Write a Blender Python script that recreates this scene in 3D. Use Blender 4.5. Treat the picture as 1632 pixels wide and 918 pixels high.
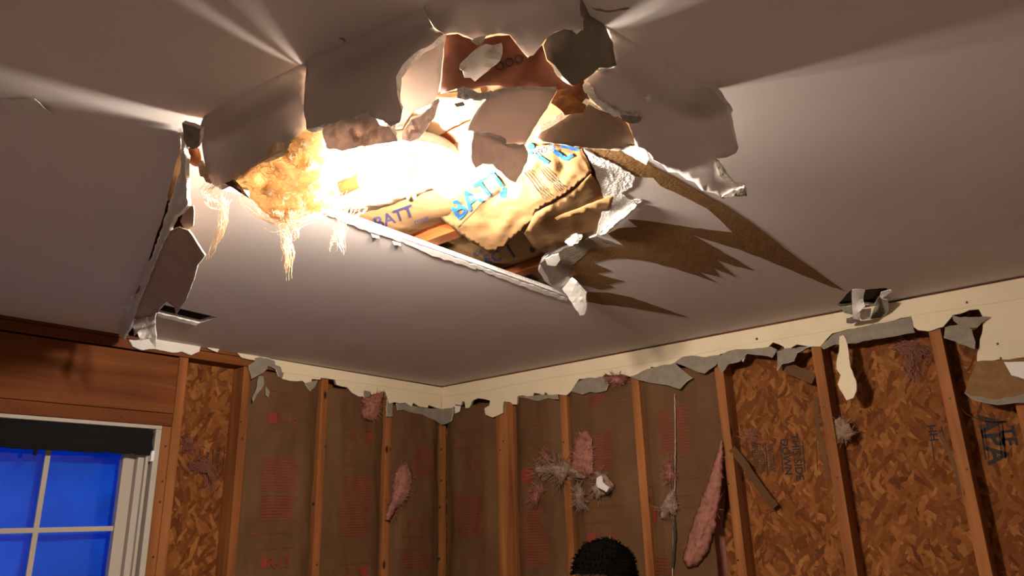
import bpy, math, random
from mathutils import Vector, Matrix, noise
from mathutils.geometry import delaunay_2d_cdt
import numpy as np

random.seed(7)
for o in list(bpy.data.objects):
    bpy.data.objects.remove(o)
scn = bpy.context.scene
COL = scn.collection

# ------------------------------------------------------------------ camera
H = 2.44                                    # ceiling height; room corner at the origin
F_PX, PITCH, ROLL, YAW = 1168.2, .3097, -.0293, .6888
CAM = np.array([-2.8815, -2.9047, H - .7366])
FW = np.array([math.cos(YAW)*math.cos(PITCH), math.sin(YAW)*math.cos(PITCH), math.sin(PITCH)])
_r = np.array([math.sin(YAW), -math.cos(YAW), 0.0])
_u = np.cross(_r, FW)
RT = _r*math.cos(ROLL) + _u*math.sin(ROLL)
UP = -_r*math.sin(ROLL) + _u*math.cos(ROLL)
cam = bpy.data.cameras.new('camera')
cam.sensor_width = 36.0
cam.lens = F_PX/1632*36
cam.clip_start = .02
co = bpy.data.objects.new('camera', cam)
COL.objects.link(co)
co.matrix_world = Matrix(((RT[0], UP[0], -FW[0], CAM[0]), (RT[1], UP[1], -FW[1], CAM[1]),
                          (RT[2], UP[2], -FW[2], CAM[2]), (0, 0, 0, 1)))
scn.camera = co

# ------------------------------------------------------------------ world and exposure
w = bpy.data.worlds.new('world')
scn.world = w
w.use_nodes = True
w.node_tree.nodes['Background'].inputs[0].default_value = (.75, .85, 1, 1)
w.node_tree.nodes['Background'].inputs[1].default_value = 1.7
scn.view_settings.view_transform = 'Standard'
scn.view_settings.look = 'None'
scn.view_settings.gamma = 1
scn.view_settings.use_curve_mapping = False
scn.view_settings.exposure = 0.0
BULB_STRENGTH = 1420.0
BULB_COLOR = (1.0, .90, .79)

# ------------------------------------------------------------------ photo pixel -> point on a real plane of the room
def ray(x, y):
    return FW + RT*(x-816)/F_PX - UP*(y-459)/F_PX
def PC(x, y, dz=0.0):                       # on a level dz below the ceiling
    d = ray(x, y); t = (H - dz - CAM[2])/d[2]
    return CAM + d*t
def PR(x, y, d0=0.0):                       # on the right wall, d0 behind its face
    d = ray(x, y); t = (d0 - CAM[0])/d[0]
    return CAM + d*t
def PL(x, y, d0=0.0):                       # on the left wall
    d = ray(x, y); t = (d0 - CAM[1])/d[1]
    return CAM + d*t

# ------------------------------------------------------------------ materials
MATS = {}
def nt(name):
    m = bpy.data.materials.new(name); m.use_nodes = True
    t = m.node_tree; t.nodes.clear()
    out = t.nodes.new('ShaderNodeOutputMaterial')
    return m, t, out
def node(t, kind, **kw):
    n = t.nodes.new(kind)
    for k, v in kw.items():
        if k.startswith('in_'):
            key = k[3:]
            n.inputs[int(key) if key.isdigit() else key.replace('_', ' ')].default_value = v
        else: setattr(n, k, v)
    return n
def pos(t, scale=(1, 1, 1), rot=(0, 0, 0)):
    g = node(t, 'ShaderNodeNewGeometry'); mp = node(t, 'ShaderNodeMapping')
    mp.inputs['Scale'].default_value = scale; mp.inputs['Rotation'].default_value = rot
    t.links.new(g.outputs['Position'], mp.inputs['Vector'])
    return mp.outputs['Vector']
def ramp(t, fac, stops):
    r = node(t, 'ShaderNodeValToRGB')
    e = r.color_ramp.elements
    while len(e) < len(stops): e.new(.5)
    for i, (p, c) in enumerate(stops):
        e[i].position = p; e[i].color = (*c, 1)
    t.links.new(fac, r.inputs['Fac'])
    return r.outputs['Color']
def rough_mat(name, c1, c2, scale=6, stretch=(1, 1, 1), rough=.8, bump=.0, bscale=80, transl=0.0, tcol=None, detail=6, spec=.2):
    m, t, out = nt(name)
    n = node(t, 'ShaderNodeTexNoise', in_Scale=scale, in_Detail=detail, in_Roughness=.6)
    t.links.new(pos(t, stretch), n.inputs['Vector'])
    col = ramp(t, n.outputs['Fac'], [(.3, c1), (.7, c2)])
    b = node(t, 'ShaderNodeBsdfPrincipled', in_Roughness=rough)
    b.inputs['Specular IOR Level'].default_value = spec
    t.links.new(col, b.inputs['Base Color'])
    if bump:
        n2 = node(t, 'ShaderNodeTexNoise', in_Scale=bscale, in_Detail=4)
        t.links.new(pos(t), n2.inputs['Vector'])
        bp = node(t, 'ShaderNodeBump', in_Strength=bump, in_Distance=.004)
        t.links.new(n2.outputs['Fac'], bp.inputs['Height'])
        t.links.new(bp.outputs['Normal'], b.inputs['Normal'])
    sh = b.outputs[0]
    if transl:
        tr = node(t, 'ShaderNodeBsdfTranslucent'); tr.inputs['Color'].default_value = (*(tcol or c2), 1)
        mx = node(t, 'ShaderNodeMixShader', in_0=transl)
        t.links.new(sh, mx.inputs[1]); t.links.new(tr.outputs[0], mx.inputs[2]); sh = mx.outputs[0]
    t.links.new(sh, out.inputs[0])
    MATS[name] = m
    return m
def wood(name, stretch, tint=1.0, gb=1.0):
    m, t, out = nt(name)
    n = node(t, 'ShaderNodeTexNoise', in_Scale=22, in_Detail=5, in_Roughness=.55, in_Distortion=.4)
    t.links.new(pos(t, stretch), n.inputs['Vector'])
    n2 = node(t, 'ShaderNodeTexNoise', in_Scale=2.2, in_Detail=2)
    t.links.new(pos(t), n2.inputs['Vector'])
    c = ramp(t, n.outputs['Fac'], [(.28, (.13*tint, .030*tint*gb, .006*tint*gb*gb)), (.5, (.21*tint, .056*tint*gb, .012*tint*gb*gb)), (.72, (.27*tint, .082*tint*gb, .019*tint*gb*gb))])
    kn = node(t, 'ShaderNodeTexVoronoi', in_Scale=6.5)
    t.links.new(pos(t, tuple(.45+.55*s if s < 1 else 1 for s in stretch)), kn.inputs['Vector'])
    k = ramp(t, kn.outputs['Distance'], [(.035, (.16, .06, .02)), (.085, (1, 1, 1))])
    mx = node(t, 'ShaderNodeMix', data_type='RGBA', blend_type='MULTIPLY', in_0=1.0)
    t.links.new(c, mx.inputs[6]); t.links.new(k, mx.inputs[7])
    hs = node(t, 'ShaderNodeHueSaturation'); t.links.new(mx.outputs[2], hs.inputs['Color'])
    mr = node(t, 'ShaderNodeMapRange', in_1=.3, in_2=.7, in_3=.8, in_4=1.15); t.links.new(n2.outputs['Fac'], mr.inputs[0])
    t.links.new(mr.outputs[0], hs.inputs['Value'])
    b = node(t, 'ShaderNodeBsdfPrincipled', in_Roughness=.75); b.inputs['Specular IOR Level'].default_value = .2
    t.links.new(hs.outputs[0], b.inputs['Base Color']); t.links.new(b.outputs[0], out.inputs[0])
    MATS[name] = m
def osb(name):
    m, t, out = nt(name)
    g = node(t, 'ShaderNodeNewGeometry'); sx = node(t, 'ShaderNodeSeparateXYZ'); t.links.new(g.outputs['Position'], sx.inputs[0])
    ad0 = node(t, 'ShaderNodeMath', operation='SUBTRACT'); t.links.new(sx.outputs[0], ad0.inputs[0]); t.links.new(sx.outputs[1], ad0.inputs[1])
    cb = node(t, 'ShaderNodeCombineXYZ'); t.links.new(ad0.outputs[0], cb.inputs[0]); t.links.new(sx.outputs[2], cb.inputs[1])
    wn = node(t, 'ShaderNodeTexNoise', in_Scale=9, in_Detail=3); t.links.new(cb.outputs[0], wn.inputs['Vector'])
    wa = node(t, 'ShaderNodeVectorMath', operation='MULTIPLY_ADD'); t.links.new(wn.outputs['Color'], wa.inputs[0]); wa.inputs[1].default_value = (.05, .05, 0); t.links.new(cb.outputs[0], wa.inputs[2])
    cur = None
    for i, ang in enumerate((.2, 1.75, 2.6, .75, 1.25, 2.15)):
        r1 = node(t, 'ShaderNodeMapping'); r1.inputs['Rotation'].default_value = (0, 0, ang); r1.inputs['Location'].default_value = (i*3.1, i*1.7, 0)
        r2 = node(t, 'ShaderNodeMapping'); r2.inputs['Scale'].default_value = (11+2*i, 46+5*i, 1)
        t.links.new(wa.outputs[0], r1.inputs[0]); t.links.new(r1.outputs[0], r2.inputs[0])
        v = node(t, 'ShaderNodeTexVoronoi', in_Scale=1.0, voronoi_dimensions='2D'); t.links.new(r2.outputs[0], v.inputs['Vector'])
        sp = node(t, 'ShaderNodeSeparateColor'); t.links.new(v.outputs['Color'], sp.inputs[0])
        if cur is None: cur = sp.outputs[0]
        else:
            gt = node(t, 'ShaderNodeMath', operation='GREATER_THAN'); t.links.new(sp.outputs[1], gt.inputs[0]); gt.inputs[1].default_value = .62
            mx = node(t, 'ShaderNodeMix', data_type='FLOAT'); t.links.new(gt.outputs[0], mx.inputs[0]); t.links.new(cur, mx.inputs[2]); t.links.new(sp.outputs[0], mx.inputs[3]); cur = mx.outputs[0]
    fn = node(t, 'ShaderNodeTexNoise', in_Scale=70, in_Detail=5); t.links.new(cb.outputs[0], fn.inputs['Vector'])
    lo = node(t, 'ShaderNodeTexNoise', in_Scale=7, in_Detail=2); t.links.new(cb.outputs[0], lo.inputs['Vector'])
    ad = node(t, 'ShaderNodeMath', operation='MULTIPLY_ADD'); t.links.new(fn.outputs['Fac'], ad.inputs[0]); ad.inputs[1].default_value = .55; t.links.new(cur, ad.inputs[2])
    ad2 = node(t, 'ShaderNodeMath', operation='MULTIPLY_ADD'); t.links.new(lo.outputs['Fac'], ad2.inputs[0]); ad2.inputs[1].default_value = .5; t.links.new(ad.outputs[0], ad2.inputs[2])
    mr = node(t, 'ShaderNodeMapRange', in_1=.35, in_2=1.75); t.links.new(ad2.outputs[0], mr.inputs[0])
    c = ramp(t, mr.outputs[0], [(.0, (.075, .019, .005)), (.38, (.155, .046, .010)), (.68, (.22, .076, .017)), (1.0, (.36, .155, .045))])
    bs = node(t, 'ShaderNodeBsdfPrincipled', in_Roughness=.8); bs.inputs['Specular IOR Level'].default_value = .15
    bp = node(t, 'ShaderNodeBump', in_Strength=.4, in_Distance=.002); t.links.new(ad.outputs[0], bp.inputs['Height']); t.links.new(bp.outputs[0], bs.inputs['Normal'])
    t.links.new(c, bs.inputs['Base Color']); t.links.new(bs.outputs[0], out.inputs[0])
    MATS[name] = m
def flat(name, c, rough=.6, emit=0, ecol=None, metal=0):
    m, t, out = nt(name)
    if emit:
        e = node(t, 'ShaderNodeEmission', in_Strength=emit); e.inputs[0].default_value = (*(ecol or c), 1)
        t.links.new(e.outputs[0], out.inputs[0])
    else:
        b = node(t, 'ShaderNodeBsdfPrincipled', in_Roughness=rough); b.inputs['Base Color'].default_value = (*c, 1)
        b.inputs['Metallic'].default_value = metal; b.inputs['Specular IOR Level'].default_value = .3
        t.links.new(b.outputs[0], out.inputs[0])
    MATS[name] = m

rough_mat('ceiling_paint', (.60, .525, .485), (.65, .575, .535), scale=3, bump=.04, bscale=140)
rough_mat('wall_paint', (.64, .52, .35), (.72, .59, .41), scale=4, bump=.1, bscale=120)
rough_mat('plain_wall', (.74, .66, .59), (.78, .70, .63), scale=3)
rough_mat('gypsum', (.70, .66, .60), (.88, .85, .80), scale=90, bump=1.0, bscale=160, rough=1, spec=0)
rough_mat('gypsum_grey', (.19, .155, .115), (.27, .225, .17), scale=25, bump=.5, bscale=120, rough=.95)
rough_mat('back_paper', (.35, .25, .175), (.44, .32, .235), scale=9, bump=.15, bscale=60, transl=.03, tcol=(.8, .55, .35))
rough_mat('brown_paper', (.17, .085, .03), (.24, .125, .048), scale=35, bump=.35, bscale=130)
rough_mat('torn_board', (.56, .45, .38), (.66, .54, .47), scale=12, bump=.3, bscale=70, transl=.14, tcol=(1, .82, .72))  # translucency makes these boards glow, standing in for bloom around the lamp
rough_mat('tape', (.66, .60, .53), (.74, .68, .61), scale=8)
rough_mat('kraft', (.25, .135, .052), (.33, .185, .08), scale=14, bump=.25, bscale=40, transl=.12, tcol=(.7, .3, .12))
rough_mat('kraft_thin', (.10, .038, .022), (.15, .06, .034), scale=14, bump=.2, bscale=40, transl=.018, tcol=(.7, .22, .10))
rough_mat('kraft_wall', (.088, .038, .0135), (.138, .066, .027), scale=5, bump=.3, bscale=18, stretch=(1, 1, .5))
rough_mat('fiber', (.66, .48, .30), (.95, .85, .68), scale=20, bump=1.0, bscale=90, transl=.5, tcol=(1, .80, .52), rough=1)
rough_mat('fiber_strand', (.9, .78, .52), (1.0, .9, .68), scale=30, transl=.4, tcol=(1, .8, .5), rough=1)
rough_mat('pink_fiber', (.33, .125, .085), (.47, .20, .145), scale=25, bump=1.0, bscale=110, transl=.2, rough=1)
rough_mat('pale_fiber', (.28, .165, .11), (.44, .28, .20), scale=35, bump=1.0, bscale=120, transl=.2, rough=1)
rough_mat('carpet', (.46, .40, .345), (.52, .455, .39), scale=60, bump=.5, bscale=200)
rough_mat('cavity_shade', (.03, .024, .02), (.05, .04, .03), scale=10)  # near-black colour that paints the shade inside openings
wood('wood_z', (1, 1, .06), 1.25, 1.3); wood('wood_x', (.06, 1, 1), .72); wood('wood_y', (1, .06, 1))  # header wood darkened, stud wood lightened: painted for how light falls on them
osb('osb')
flat('vinyl', (.44, .38, .31), .4); flat('black_cloth', (.005, .0045, .004), .95)
flat('nail', (.05, .035, .03), .5, metal=.6); flat('metal_white', (.8, .78, .74), .35)
flat('brass', (.5, .38, .2), .35, metal=1); flat('ink_blue', (.012, .075, .22), .7); flat('ink_purple', (.03, .025, .085), .7)
flat('ink_red', (.21, .032, .015), .7); flat('ink_black', (.018, .012, .01), .7); flat('ink_grey', (.06, .045, .045), .7)
flat('bulb_glow', (1, .9, .75), emit=BULB_STRENGTH, ecol=BULB_COLOR)
flat('skin', (.42, .24, .16), .55); flat('hair', (.003, .0026, .0024), 1.0); MATS['hair'].node_tree.nodes['Principled BSDF'].inputs['Specular IOR Level'].default_value = .0; flat('shirt', (.03, .035, .05), .9)
flat('trousers', (.04, .04, .045), .9); flat('shoe', (.02, .02, .02), .6); flat('eye', (.7, .68, .64), .2); flat('lip', (.35, .14, .11), .5)
# blue tarp: woven plastic, lets daylight through
m, t, out = nt('tarp'); MATS['tarp'] = m
n = node(t, 'ShaderNodeTexNoise', in_Scale=5, in_Detail=4); t.links.new(pos(t), n.inputs['Vector'])
c = ramp(t, n.outputs['Fac'], [(.3, (.008, .13, .56)), (.7, (.014, .21, .80))])
d = node(t, 'ShaderNodeBsdfDiffuse'); tr = node(t, 'ShaderNodeBsdfTranslucent'); mx = node(t, 'ShaderNodeMixShader', in_0=.55)
t.links.new(c, d.inputs[0]); t.links.new(c, tr.inputs[0]); t.links.new(d.outputs[0], mx.inputs[1]); t.links.new(tr.outputs[0], mx.inputs[2]); t.links.new(mx.outputs[0], out.inputs[0])
# window glass
m, t, out = nt('glass'); MATS['glass'] = m
g = node(t, 'ShaderNodeBsdfGlossy', in_Roughness=.02); tp = node(t, 'ShaderNodeBsdfTransparent'); mx = node(t, 'ShaderNodeMixShader', in_0=.05)
t.links.new(tp.outputs[0], mx.inputs[1]); t.links.new(g.outputs[0], mx.inputs[2]); t.links.new(mx.outputs[0], out.inputs[0])

# ------------------------------------------------------------------ object helpers
WL = {}                                      # world location of each object
def tag(o, label=None, cat=None, group=None, kind=None):
    if label: o['label'] = label
    if cat: o['category'] = cat
    if group: o['group'] = group
    if kind: o['kind'] = kind
    return o
def empty(name, loc, label=None, cat=None, group=None, kind=None):
    o = bpy.data.objects.new(name, None); COL.objects.link(o)
    o.location = loc; o.empty_display_size = .05; WL[o.name] = Vector(loc)
    return tag(o, label, cat, group, kind)
def mk(name, verts, faces, mats, parent=None, fm=None, smooth=False):
    vs = [Vector(v) for v in verts]
    xs = [v.x for v in vs]; ys = [v.y for v in vs]; zs = [v.z for v in vs]
    org = Vector(((min(xs)+max(xs))/2, (min(ys)+max(ys))/2, min(zs)))
    me = bpy.data.meshes.new(name)
    me.from_pydata([v-org for v in vs], [], faces)
    for mname in (mats if isinstance(mats, (list, tuple)) else [mats]): me.materials.append(MATS[mname])
    if fm: me.polygons.foreach_set('material_index', fm)
    if smooth: me.polygons.foreach_set('use_smooth', [True]*len(me.polygons))
    me.update()
    o = bpy.data.objects.new(name, me); COL.objects.link(o)
    WL[o.name] = org
    if parent is not None:
        o.parent = parent; o.location = org - WL[parent.name]
    else: o.location = org
    return o
BOXF = [(0, 1, 3, 2), (4, 6, 7, 5), (0, 4, 5, 1), (2, 3, 7, 6), (0, 2, 6, 4), (1, 5, 7, 3)]
def boxv(a, b):
    return [(x, y, z) for x in (min(a[0], b[0]), max(a[0], b[0])) for y in (min(a[1], b[1]), max(a[1], b[1])) for z in (min(a[2], b[2]), max(a[2], b[2]))]
def box(name, a, b, mat, parent=None, bev=0.0):
    o = mk(name, boxv(a, b), BOXF, mat, parent)
    if bev:
        md = o.modifiers.new('bevel', 'BEVEL'); md.width = bev; md.segments = 2
    return o
def inside(p, poly):
    x, y = p; r = False; j = len(poly)-1
    for i in range(len(poly)):
        xi, yi = poly[i][0], poly[i][1]; xj, yj = poly[j][0], poly[j][1]
        if (yi > y) != (yj > y) and x < (xj-xi)*(y-yi)/(yj-yi)+xi: r = not r
        j = i
    return r
def rough_edge(pts, res, jag, rnd, keep=()):
    out = []
    n = len(pts)
    for i in range(n):
        a, b = pts[i], pts[(i+1) % n]
        L = math.hypot(b[0]-a[0], b[1]-a[1]); k = max(1, int(L/res))
        smoothseg = i in keep
        for j in range(k):
            f = j/k
            p = [a[q]+(b[q]-a[q])*f for q in range(3)]
            if j and not smoothseg and L > 0:
                off = rnd.uniform(-jag, jag)
                p[0] += -(b[1]-a[1])/L*off; p[1] += (b[0]-a[0])/L*off
            out.append(tuple(p))
    return out
class Sheet:
    pass
def sheet(name, pts, thick, mats, parent=None, surf=PC, res=9, jag=1.2, noise_amp=.003, nscale=14, keep=(), fn=None, power=2.5, smooth=False, seed=0, crease=0, puff=0, puff_px=12, hinge=None, ease=45):
    """A bent sheet: outline points (x, y, depth) lie on planes of the room; front, back and edge materials."""
    rnd = random.Random(hash(name) % 1000 + seed if False else seed*31+len(pts))
    bd = rough_edge(pts, res, jag, rnd, keep)
    B = np.array(bd)
    c0, sc = B[:, :2].mean(0), max(1.0, np.ptp(B[:, :2], axis=0).max()/2)
    def feats(q):
        a = (q-c0)/sc; x_, y_ = a[..., 0], a[..., 1]
        return np.stack([np.ones_like(x_), x_, y_, x_*x_, x_*y_, y_*y_], -1)
    FB = feats(B[:, :2])
    coef = np.linalg.solve(FB.T @ FB + np.diag([1e-6, 1e-6, 1e-6, .3, .3, .3]), FB.T @ B[:, 2])
    resid = B[:, 2]-FB @ coef
    def depth(x, y):
        d2 = (B[:, 0]-x)**2+(B[:, 1]-y)**2
        i = d2.argmin()
        if d2[i] < .01: base = B[i, 2]
        else:
            wts = 1/np.maximum(d2, 1e-6)**(power/2); base = (wts*resid).sum()/wts.sum() + float(feats(np.array([x, y])) @ coef)
        fall = min(1, math.sqrt(d2[i])/12)
        if puff: base -= puff*min(1, math.sqrt(max(d2[i], 0))/puff_px)**.6
        v = noise.noise(Vector((x/nscale, y/nscale, seed*3.7)))*noise_amp*fall
        if crease: v += abs(noise.noise(Vector((x/(nscale*1.7), y/(nscale*.8), seed+9.1))))*crease*fall
        if hinge:
            dm = 1e9
            for (ax, ay), (bx_, by_) in zip(hinge[:-1], hinge[1:]):
                tt = max(0, min(1, ((x-ax)*(bx_-ax)+(y-ay)*(by_-ay))/((bx_-ax)**2+(by_-ay)**2)))
                dm = min(dm, math.hypot(x-ax-tt*(bx_-ax), y-ay-tt*(by_-ay)))
            q = min(1, dm/ease); base *= q*(2-q)*.35+q*q*.65 if q < 1 else 1
        return base + v + (fn(x, y) if fn else 0)
    xs, ys = B[:, 0], B[:, 1]
    P = [Vector((p[0], p[1])) for p in bd]
    y = ys.min()+res/2; row = 0
    while y < ys.max():
        x = xs.min() + (res/2 if row % 2 else 0)
        while x < xs.max():
            if inside((x, y), bd) and ((xs-x)**2+(ys-y)**2).min() > (res*.55)**2: P.append(Vector((x+rnd.uniform(-.15, .15)*res, y+rnd.uniform(-.15, .15)*res)))
            x += res
        y += res; row += 1
    nb = len(bd)
    r = delaunay_2d_cdt(P, [(i, (i+1) % nb) for i in range(nb)], [], 0, 1e-4)
    V2, E2, F2 = r[0], r[1], r[2]
    F2 = [f for f in F2 if inside((sum(V2[i].x for i in f)/3, sum(V2[i].y for i in f)/3), bd)]
    used = sorted({i for f in F2 for i in f}); mp = {i: k for k, i in enumerate(used)}
    F2 = [tuple(mp[i] for i in f) for f in F2]; V2 = [V2[i] for i in used]
    fr = np.array([surf(v.x, v.y, depth(v.x, v.y)) for v in V2])
    N = np.zeros_like(fr)
    FF = []
    for f in F2:
        a, b, c = (fr[i] for i in f); n = np.cross(b-a, c-a)
        if n @ (CAM-a) < 0: n = -n; f = (f[0], f[2], f[1])
        FF.append(f)
        for i in f: N[i] += n
    N /= np.linalg.norm(N, axis=1)[:, None]+1e-12
    bk = fr - N*thick
    nv = len(fr)
    faces = list(FF) + [(f[0]+nv, f[2]+nv, f[1]+nv) for f in FF]
    fm = [0]*len(FF)+[1]*len(FF)
    cnt = {}
    for f in FF:
        for i in range(3):
            e = (f[i], f[(i+1) % 3]); cnt[e] = 1
    for (a, b) in list(cnt):
        if (b, a) not in cnt:
            faces.append((b, a, a+nv, b+nv)); fm.append(2)
    o = mk(name, np.vstack([fr, bk]), faces, mats, parent, fm)
    if smooth:
        me = o.data
        for p in me.polygons: p.use_smooth = p.material_index < 2
    o_s = Sheet(); o_s.obj = o; o_s.depth = depth; o_s.surf = surf
    return o_s
def text_mesh(s, size=1.0, bold=0.0):
    cu = bpy.data.curves.new('print', 'FONT'); cu.body = s; cu.size = size; cu.resolution_u = 2; cu.offset = bold*size
    cu.align_x = 'CENTER'; cu.align_y = 'CENTER'
    to = bpy.data.objects.new('print', cu); COL.objects.link(to)
    dg = bpy.context.evaluated_depsgraph_get()
    me = bpy.data.meshes.new_from_object(to.evaluated_get(dg))
    vs = [v.co.copy() for v in me.vertices]; fs = [tuple(p.vertices) for p in me.polygons]
    bpy.data.objects.remove(to); bpy.data.curves.remove(cu); bpy.data.meshes.remove(me)
    return vs, fs
def split_tris(vs, fs, maxlen):
    """triangulate and cut long edges so that print follows a bent surface"""
    V = [Vector((v[0], v[1])) for v in vs]; T = []
    for f in fs:
        for i in range(1, len(f)-1): T.append((f[0], f[i], f[i+1]))
    mid = {}
    for _ in range(7):
        out = []; ch = False
        for a, b, c in T:
            e = sorted(((V[a]-V[b]).length, a, b, c) if q == 0 else ((V[b]-V[c]).length, b, c, a) if q == 1 else ((V[c]-V[a]).length, c, a, b) for q in range(3))[-1]
            if e[0] > maxlen:
                k = (min(e[1], e[2]), max(e[1], e[2]))
                if k not in mid: V.append((V[e[1]]+V[e[2]])/2); mid[k] = len(V)-1
                m_ = mid[k]; out += [(e[1], m_, e[3]), (m_, e[2], e[3])]; ch = True
            else: out.append((a, b, c))
        T = out
        if not ch: break
    return V, T
def print_on_sheet(sh, s, at, angle, size, mat, shear=0.0, off=.003, flip=1):
    vs, fs = text_mesh(s, size, .02)
    V, T = split_tris(vs, fs, 6)
    ca, sa = math.cos(angle), math.sin(angle)
    pts = []
    for v in V:
        x = v.x + shear*v.y; y = v.y*flip
        px, py = at[0]+x*ca+y*sa, at[1]+x*sa-y*ca
        p = sh.surf(px, py, sh.depth(px, py)); d = CAM-p; d /= np.linalg.norm(d)
        pts.append(p+d*off)
    mk('printed_lettering', pts, T, mat, sh.obj)
def shape_on_sheet(sh, polys, mat, off=.003, name='printed_mark'):
    for poly in polys:
        V, T = split_tris(poly, [tuple(range(len(poly)))], 7)
        pts = []
        for v in V:
            p = sh.surf(v.x, v.y, sh.depth(v.x, v.y)); d = CAM-p; d /= np.linalg.norm(d); pts.append(p+d*off)
        mk(name, pts, T, mat, sh.obj)
def bar(x0, y0, x1, y1, w_):
    L = math.hypot(x1-x0, y1-y0); nx, ny = -(y1-y0)/L*w_/2, (x1-x0)/L*w_/2
    return [(x0+nx, y0+ny), (x1+nx, y1+ny), (x1-nx, y1-ny), (x0-nx, y0-ny)]
def disc(x, y, r, n=12):
    return [(x+r*math.cos(i*2*math.pi/n), y+r*math.sin(i*2*math.pi/n)) for i in range(n)]
def tube_path(pts, rad, sides=4):
    """verts, faces of a tube along points (Vectors); rad may be a list"""
    vs, fs = [], []
    n = len(pts)
    for i, p in enumerate(pts):
        d = (pts[min(i+1, n-1)]-pts[max(i-1, 0)]); d = d.normalized() if d.length > 1e-9 else Vector((0, 0, 1))
        a = d.orthogonal().normalized(); b = d.cross(a)
        r_ = rad[i] if isinstance(rad, (list, tuple)) else rad
        for k in range(sides):
            th = 2*math.pi*k/sides; vs.append(p+a*math.cos(th)*r_+b*math.sin(th)*r_)
    for i in range(n-1):
        for k in range(sides):
            fs.append((i*sides+k, i*sides+(k+1) % sides, (i+1)*sides+(k+1) % sides, (i+1)*sides+k))
    fs.append(tuple(range(sides))[::-1]); fs.append(tuple((n-1)*sides+k for k in range(sides)))
    return vs, fs
def join(parts):
    V, F = [], []
    for v, f in parts:
        b = len(V); V += list(v); F += [tuple(i+b for i in q) for q in f]
    return V, F
def strands(path, n, spread0, spread1, rad, rnd, wig=.006, sides=3):
    """bundle of thin fibres following a path of Vectors"""
    out = []
    m = len(path)
    for k in range(n):
        a0 = Vector((rnd.gauss(0, 1), rnd.gauss(0, 1), rnd.gauss(0, 1)))
        start = rnd.uniform(0, .35)*(m-1); end = rnd.uniform(.55, 1)*(m-1)
        ph = rnd.uniform(0, 50); pts = []
        S = 10
        for i in range(S+1):
            tt = start+(end-start)*i/S; j = min(int(tt), m-2); f = tt-j
            p = path[j].lerp(path[j+1], f)
            sp = spread0+(spread1-spread0)*tt/(m-1)
            p = p + a0*sp + noise.noise_vector(Vector((ph, i*.45, 0)))*wig
            pts.append(p)
        out.append(tube_path(pts, rad, sides))
    return join(out)
def blob(center, radii, amp, rnd, sub=3, freq=1.6):
    import bmesh
    bm = bmesh.new(); bmesh.ops.create_icosphere(bm, subdivisions=sub, radius=1)
    ph = rnd.uniform(0, 90); vs = []
    for v in bm.verts:
        d = v.co.normalized()
        r_ = 1+amp*(noise.noise(d*freq+Vector((ph, 0, 0)))*1.2+noise.noise(d*freq*3+Vector((0, ph, 0)))*.5)
        vs.append(Vector(center)+Vector((d.x*radii[0], d.y*radii[1], d.z*radii[2]))*r_)
    fs = [tuple(v.index for v in f.verts) for f in bm.faces]
    bm.free()
    return vs, fs

# ================================================================== SETTING: floor, rear walls, ceiling
RX0, RY0 = -4.7, -4.5
fl = box('floor', (RX0, RY0, -.05), (.1, .1, 0), 'carpet'); tag(fl, kind='structure')
wb = box('wall_back', (RX0, RY0-.1, 0), (.1, RY0, H), 'plain_wall'); tag(wb, kind='structure')
wsd = box('wall_side', (RX0-.1, RY0, 0), (RX0, .1, H), 'plain_wall'); tag(wsd, kind='structure')

# hole outlines in the level ceiling
def w2(pts): return [tuple(PC(p[0], p[1], 0)[:2]) for p in pts]
HOLE = [(325, 185), (345, 173), (400, 142), (490, 97), (560, 68), (675, 12), (700, -45), (900, -55), (925, -8), (940, 25), (962, 38), (1040, 85), (1115, 130),
        (1100, 152), (1085, 200), (1055, 240), (1030, 243), (1005, 241), (985, 240), (955, 238), (930, 236), (936, 247), (941, 260), (950, 276), (953, 288), (960, 303), (963, 316),
        (958, 332), (961, 346), (954, 360), (951, 375), (938, 380), (925, 386), (912, 388), (900, 393), (888, 400), (875, 405), (864, 416), (858, 432), (868, 448),
        (890, 463), (905, 472), (520, 335), (480, 335), (430, 330), (395, 312), (355, 303), (330, 285), (320, 207)]
CRACK = [(289, 206), (316, 211), (312, 240), (302, 262), (299, 300), (301, 330), (297, 360), (283, 400), (270, 440), (258, 480), (246, 520), (240, 545), (205, 540), (199, 528),
         (206, 500), (215, 470), (229, 440), (240, 405), (250, 372), (262, 340), (270, 300), (279, 265), (288, 240)]
VENT = [(262, 486), (347, 506), (318, 515), (250, 499)]
HOLE2 = [(1342, 478), (1350, 468), (1357, 462), (1378, 462), (1396, 460), (1412, 459), (1420, 464), (1410, 470), (1400, 478), (1394, 488), (1375, 486), (1360, 487), (1340, 489), (1334, 486)]
VENT = [(c[0], c[1]) for c in VENT]
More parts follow.
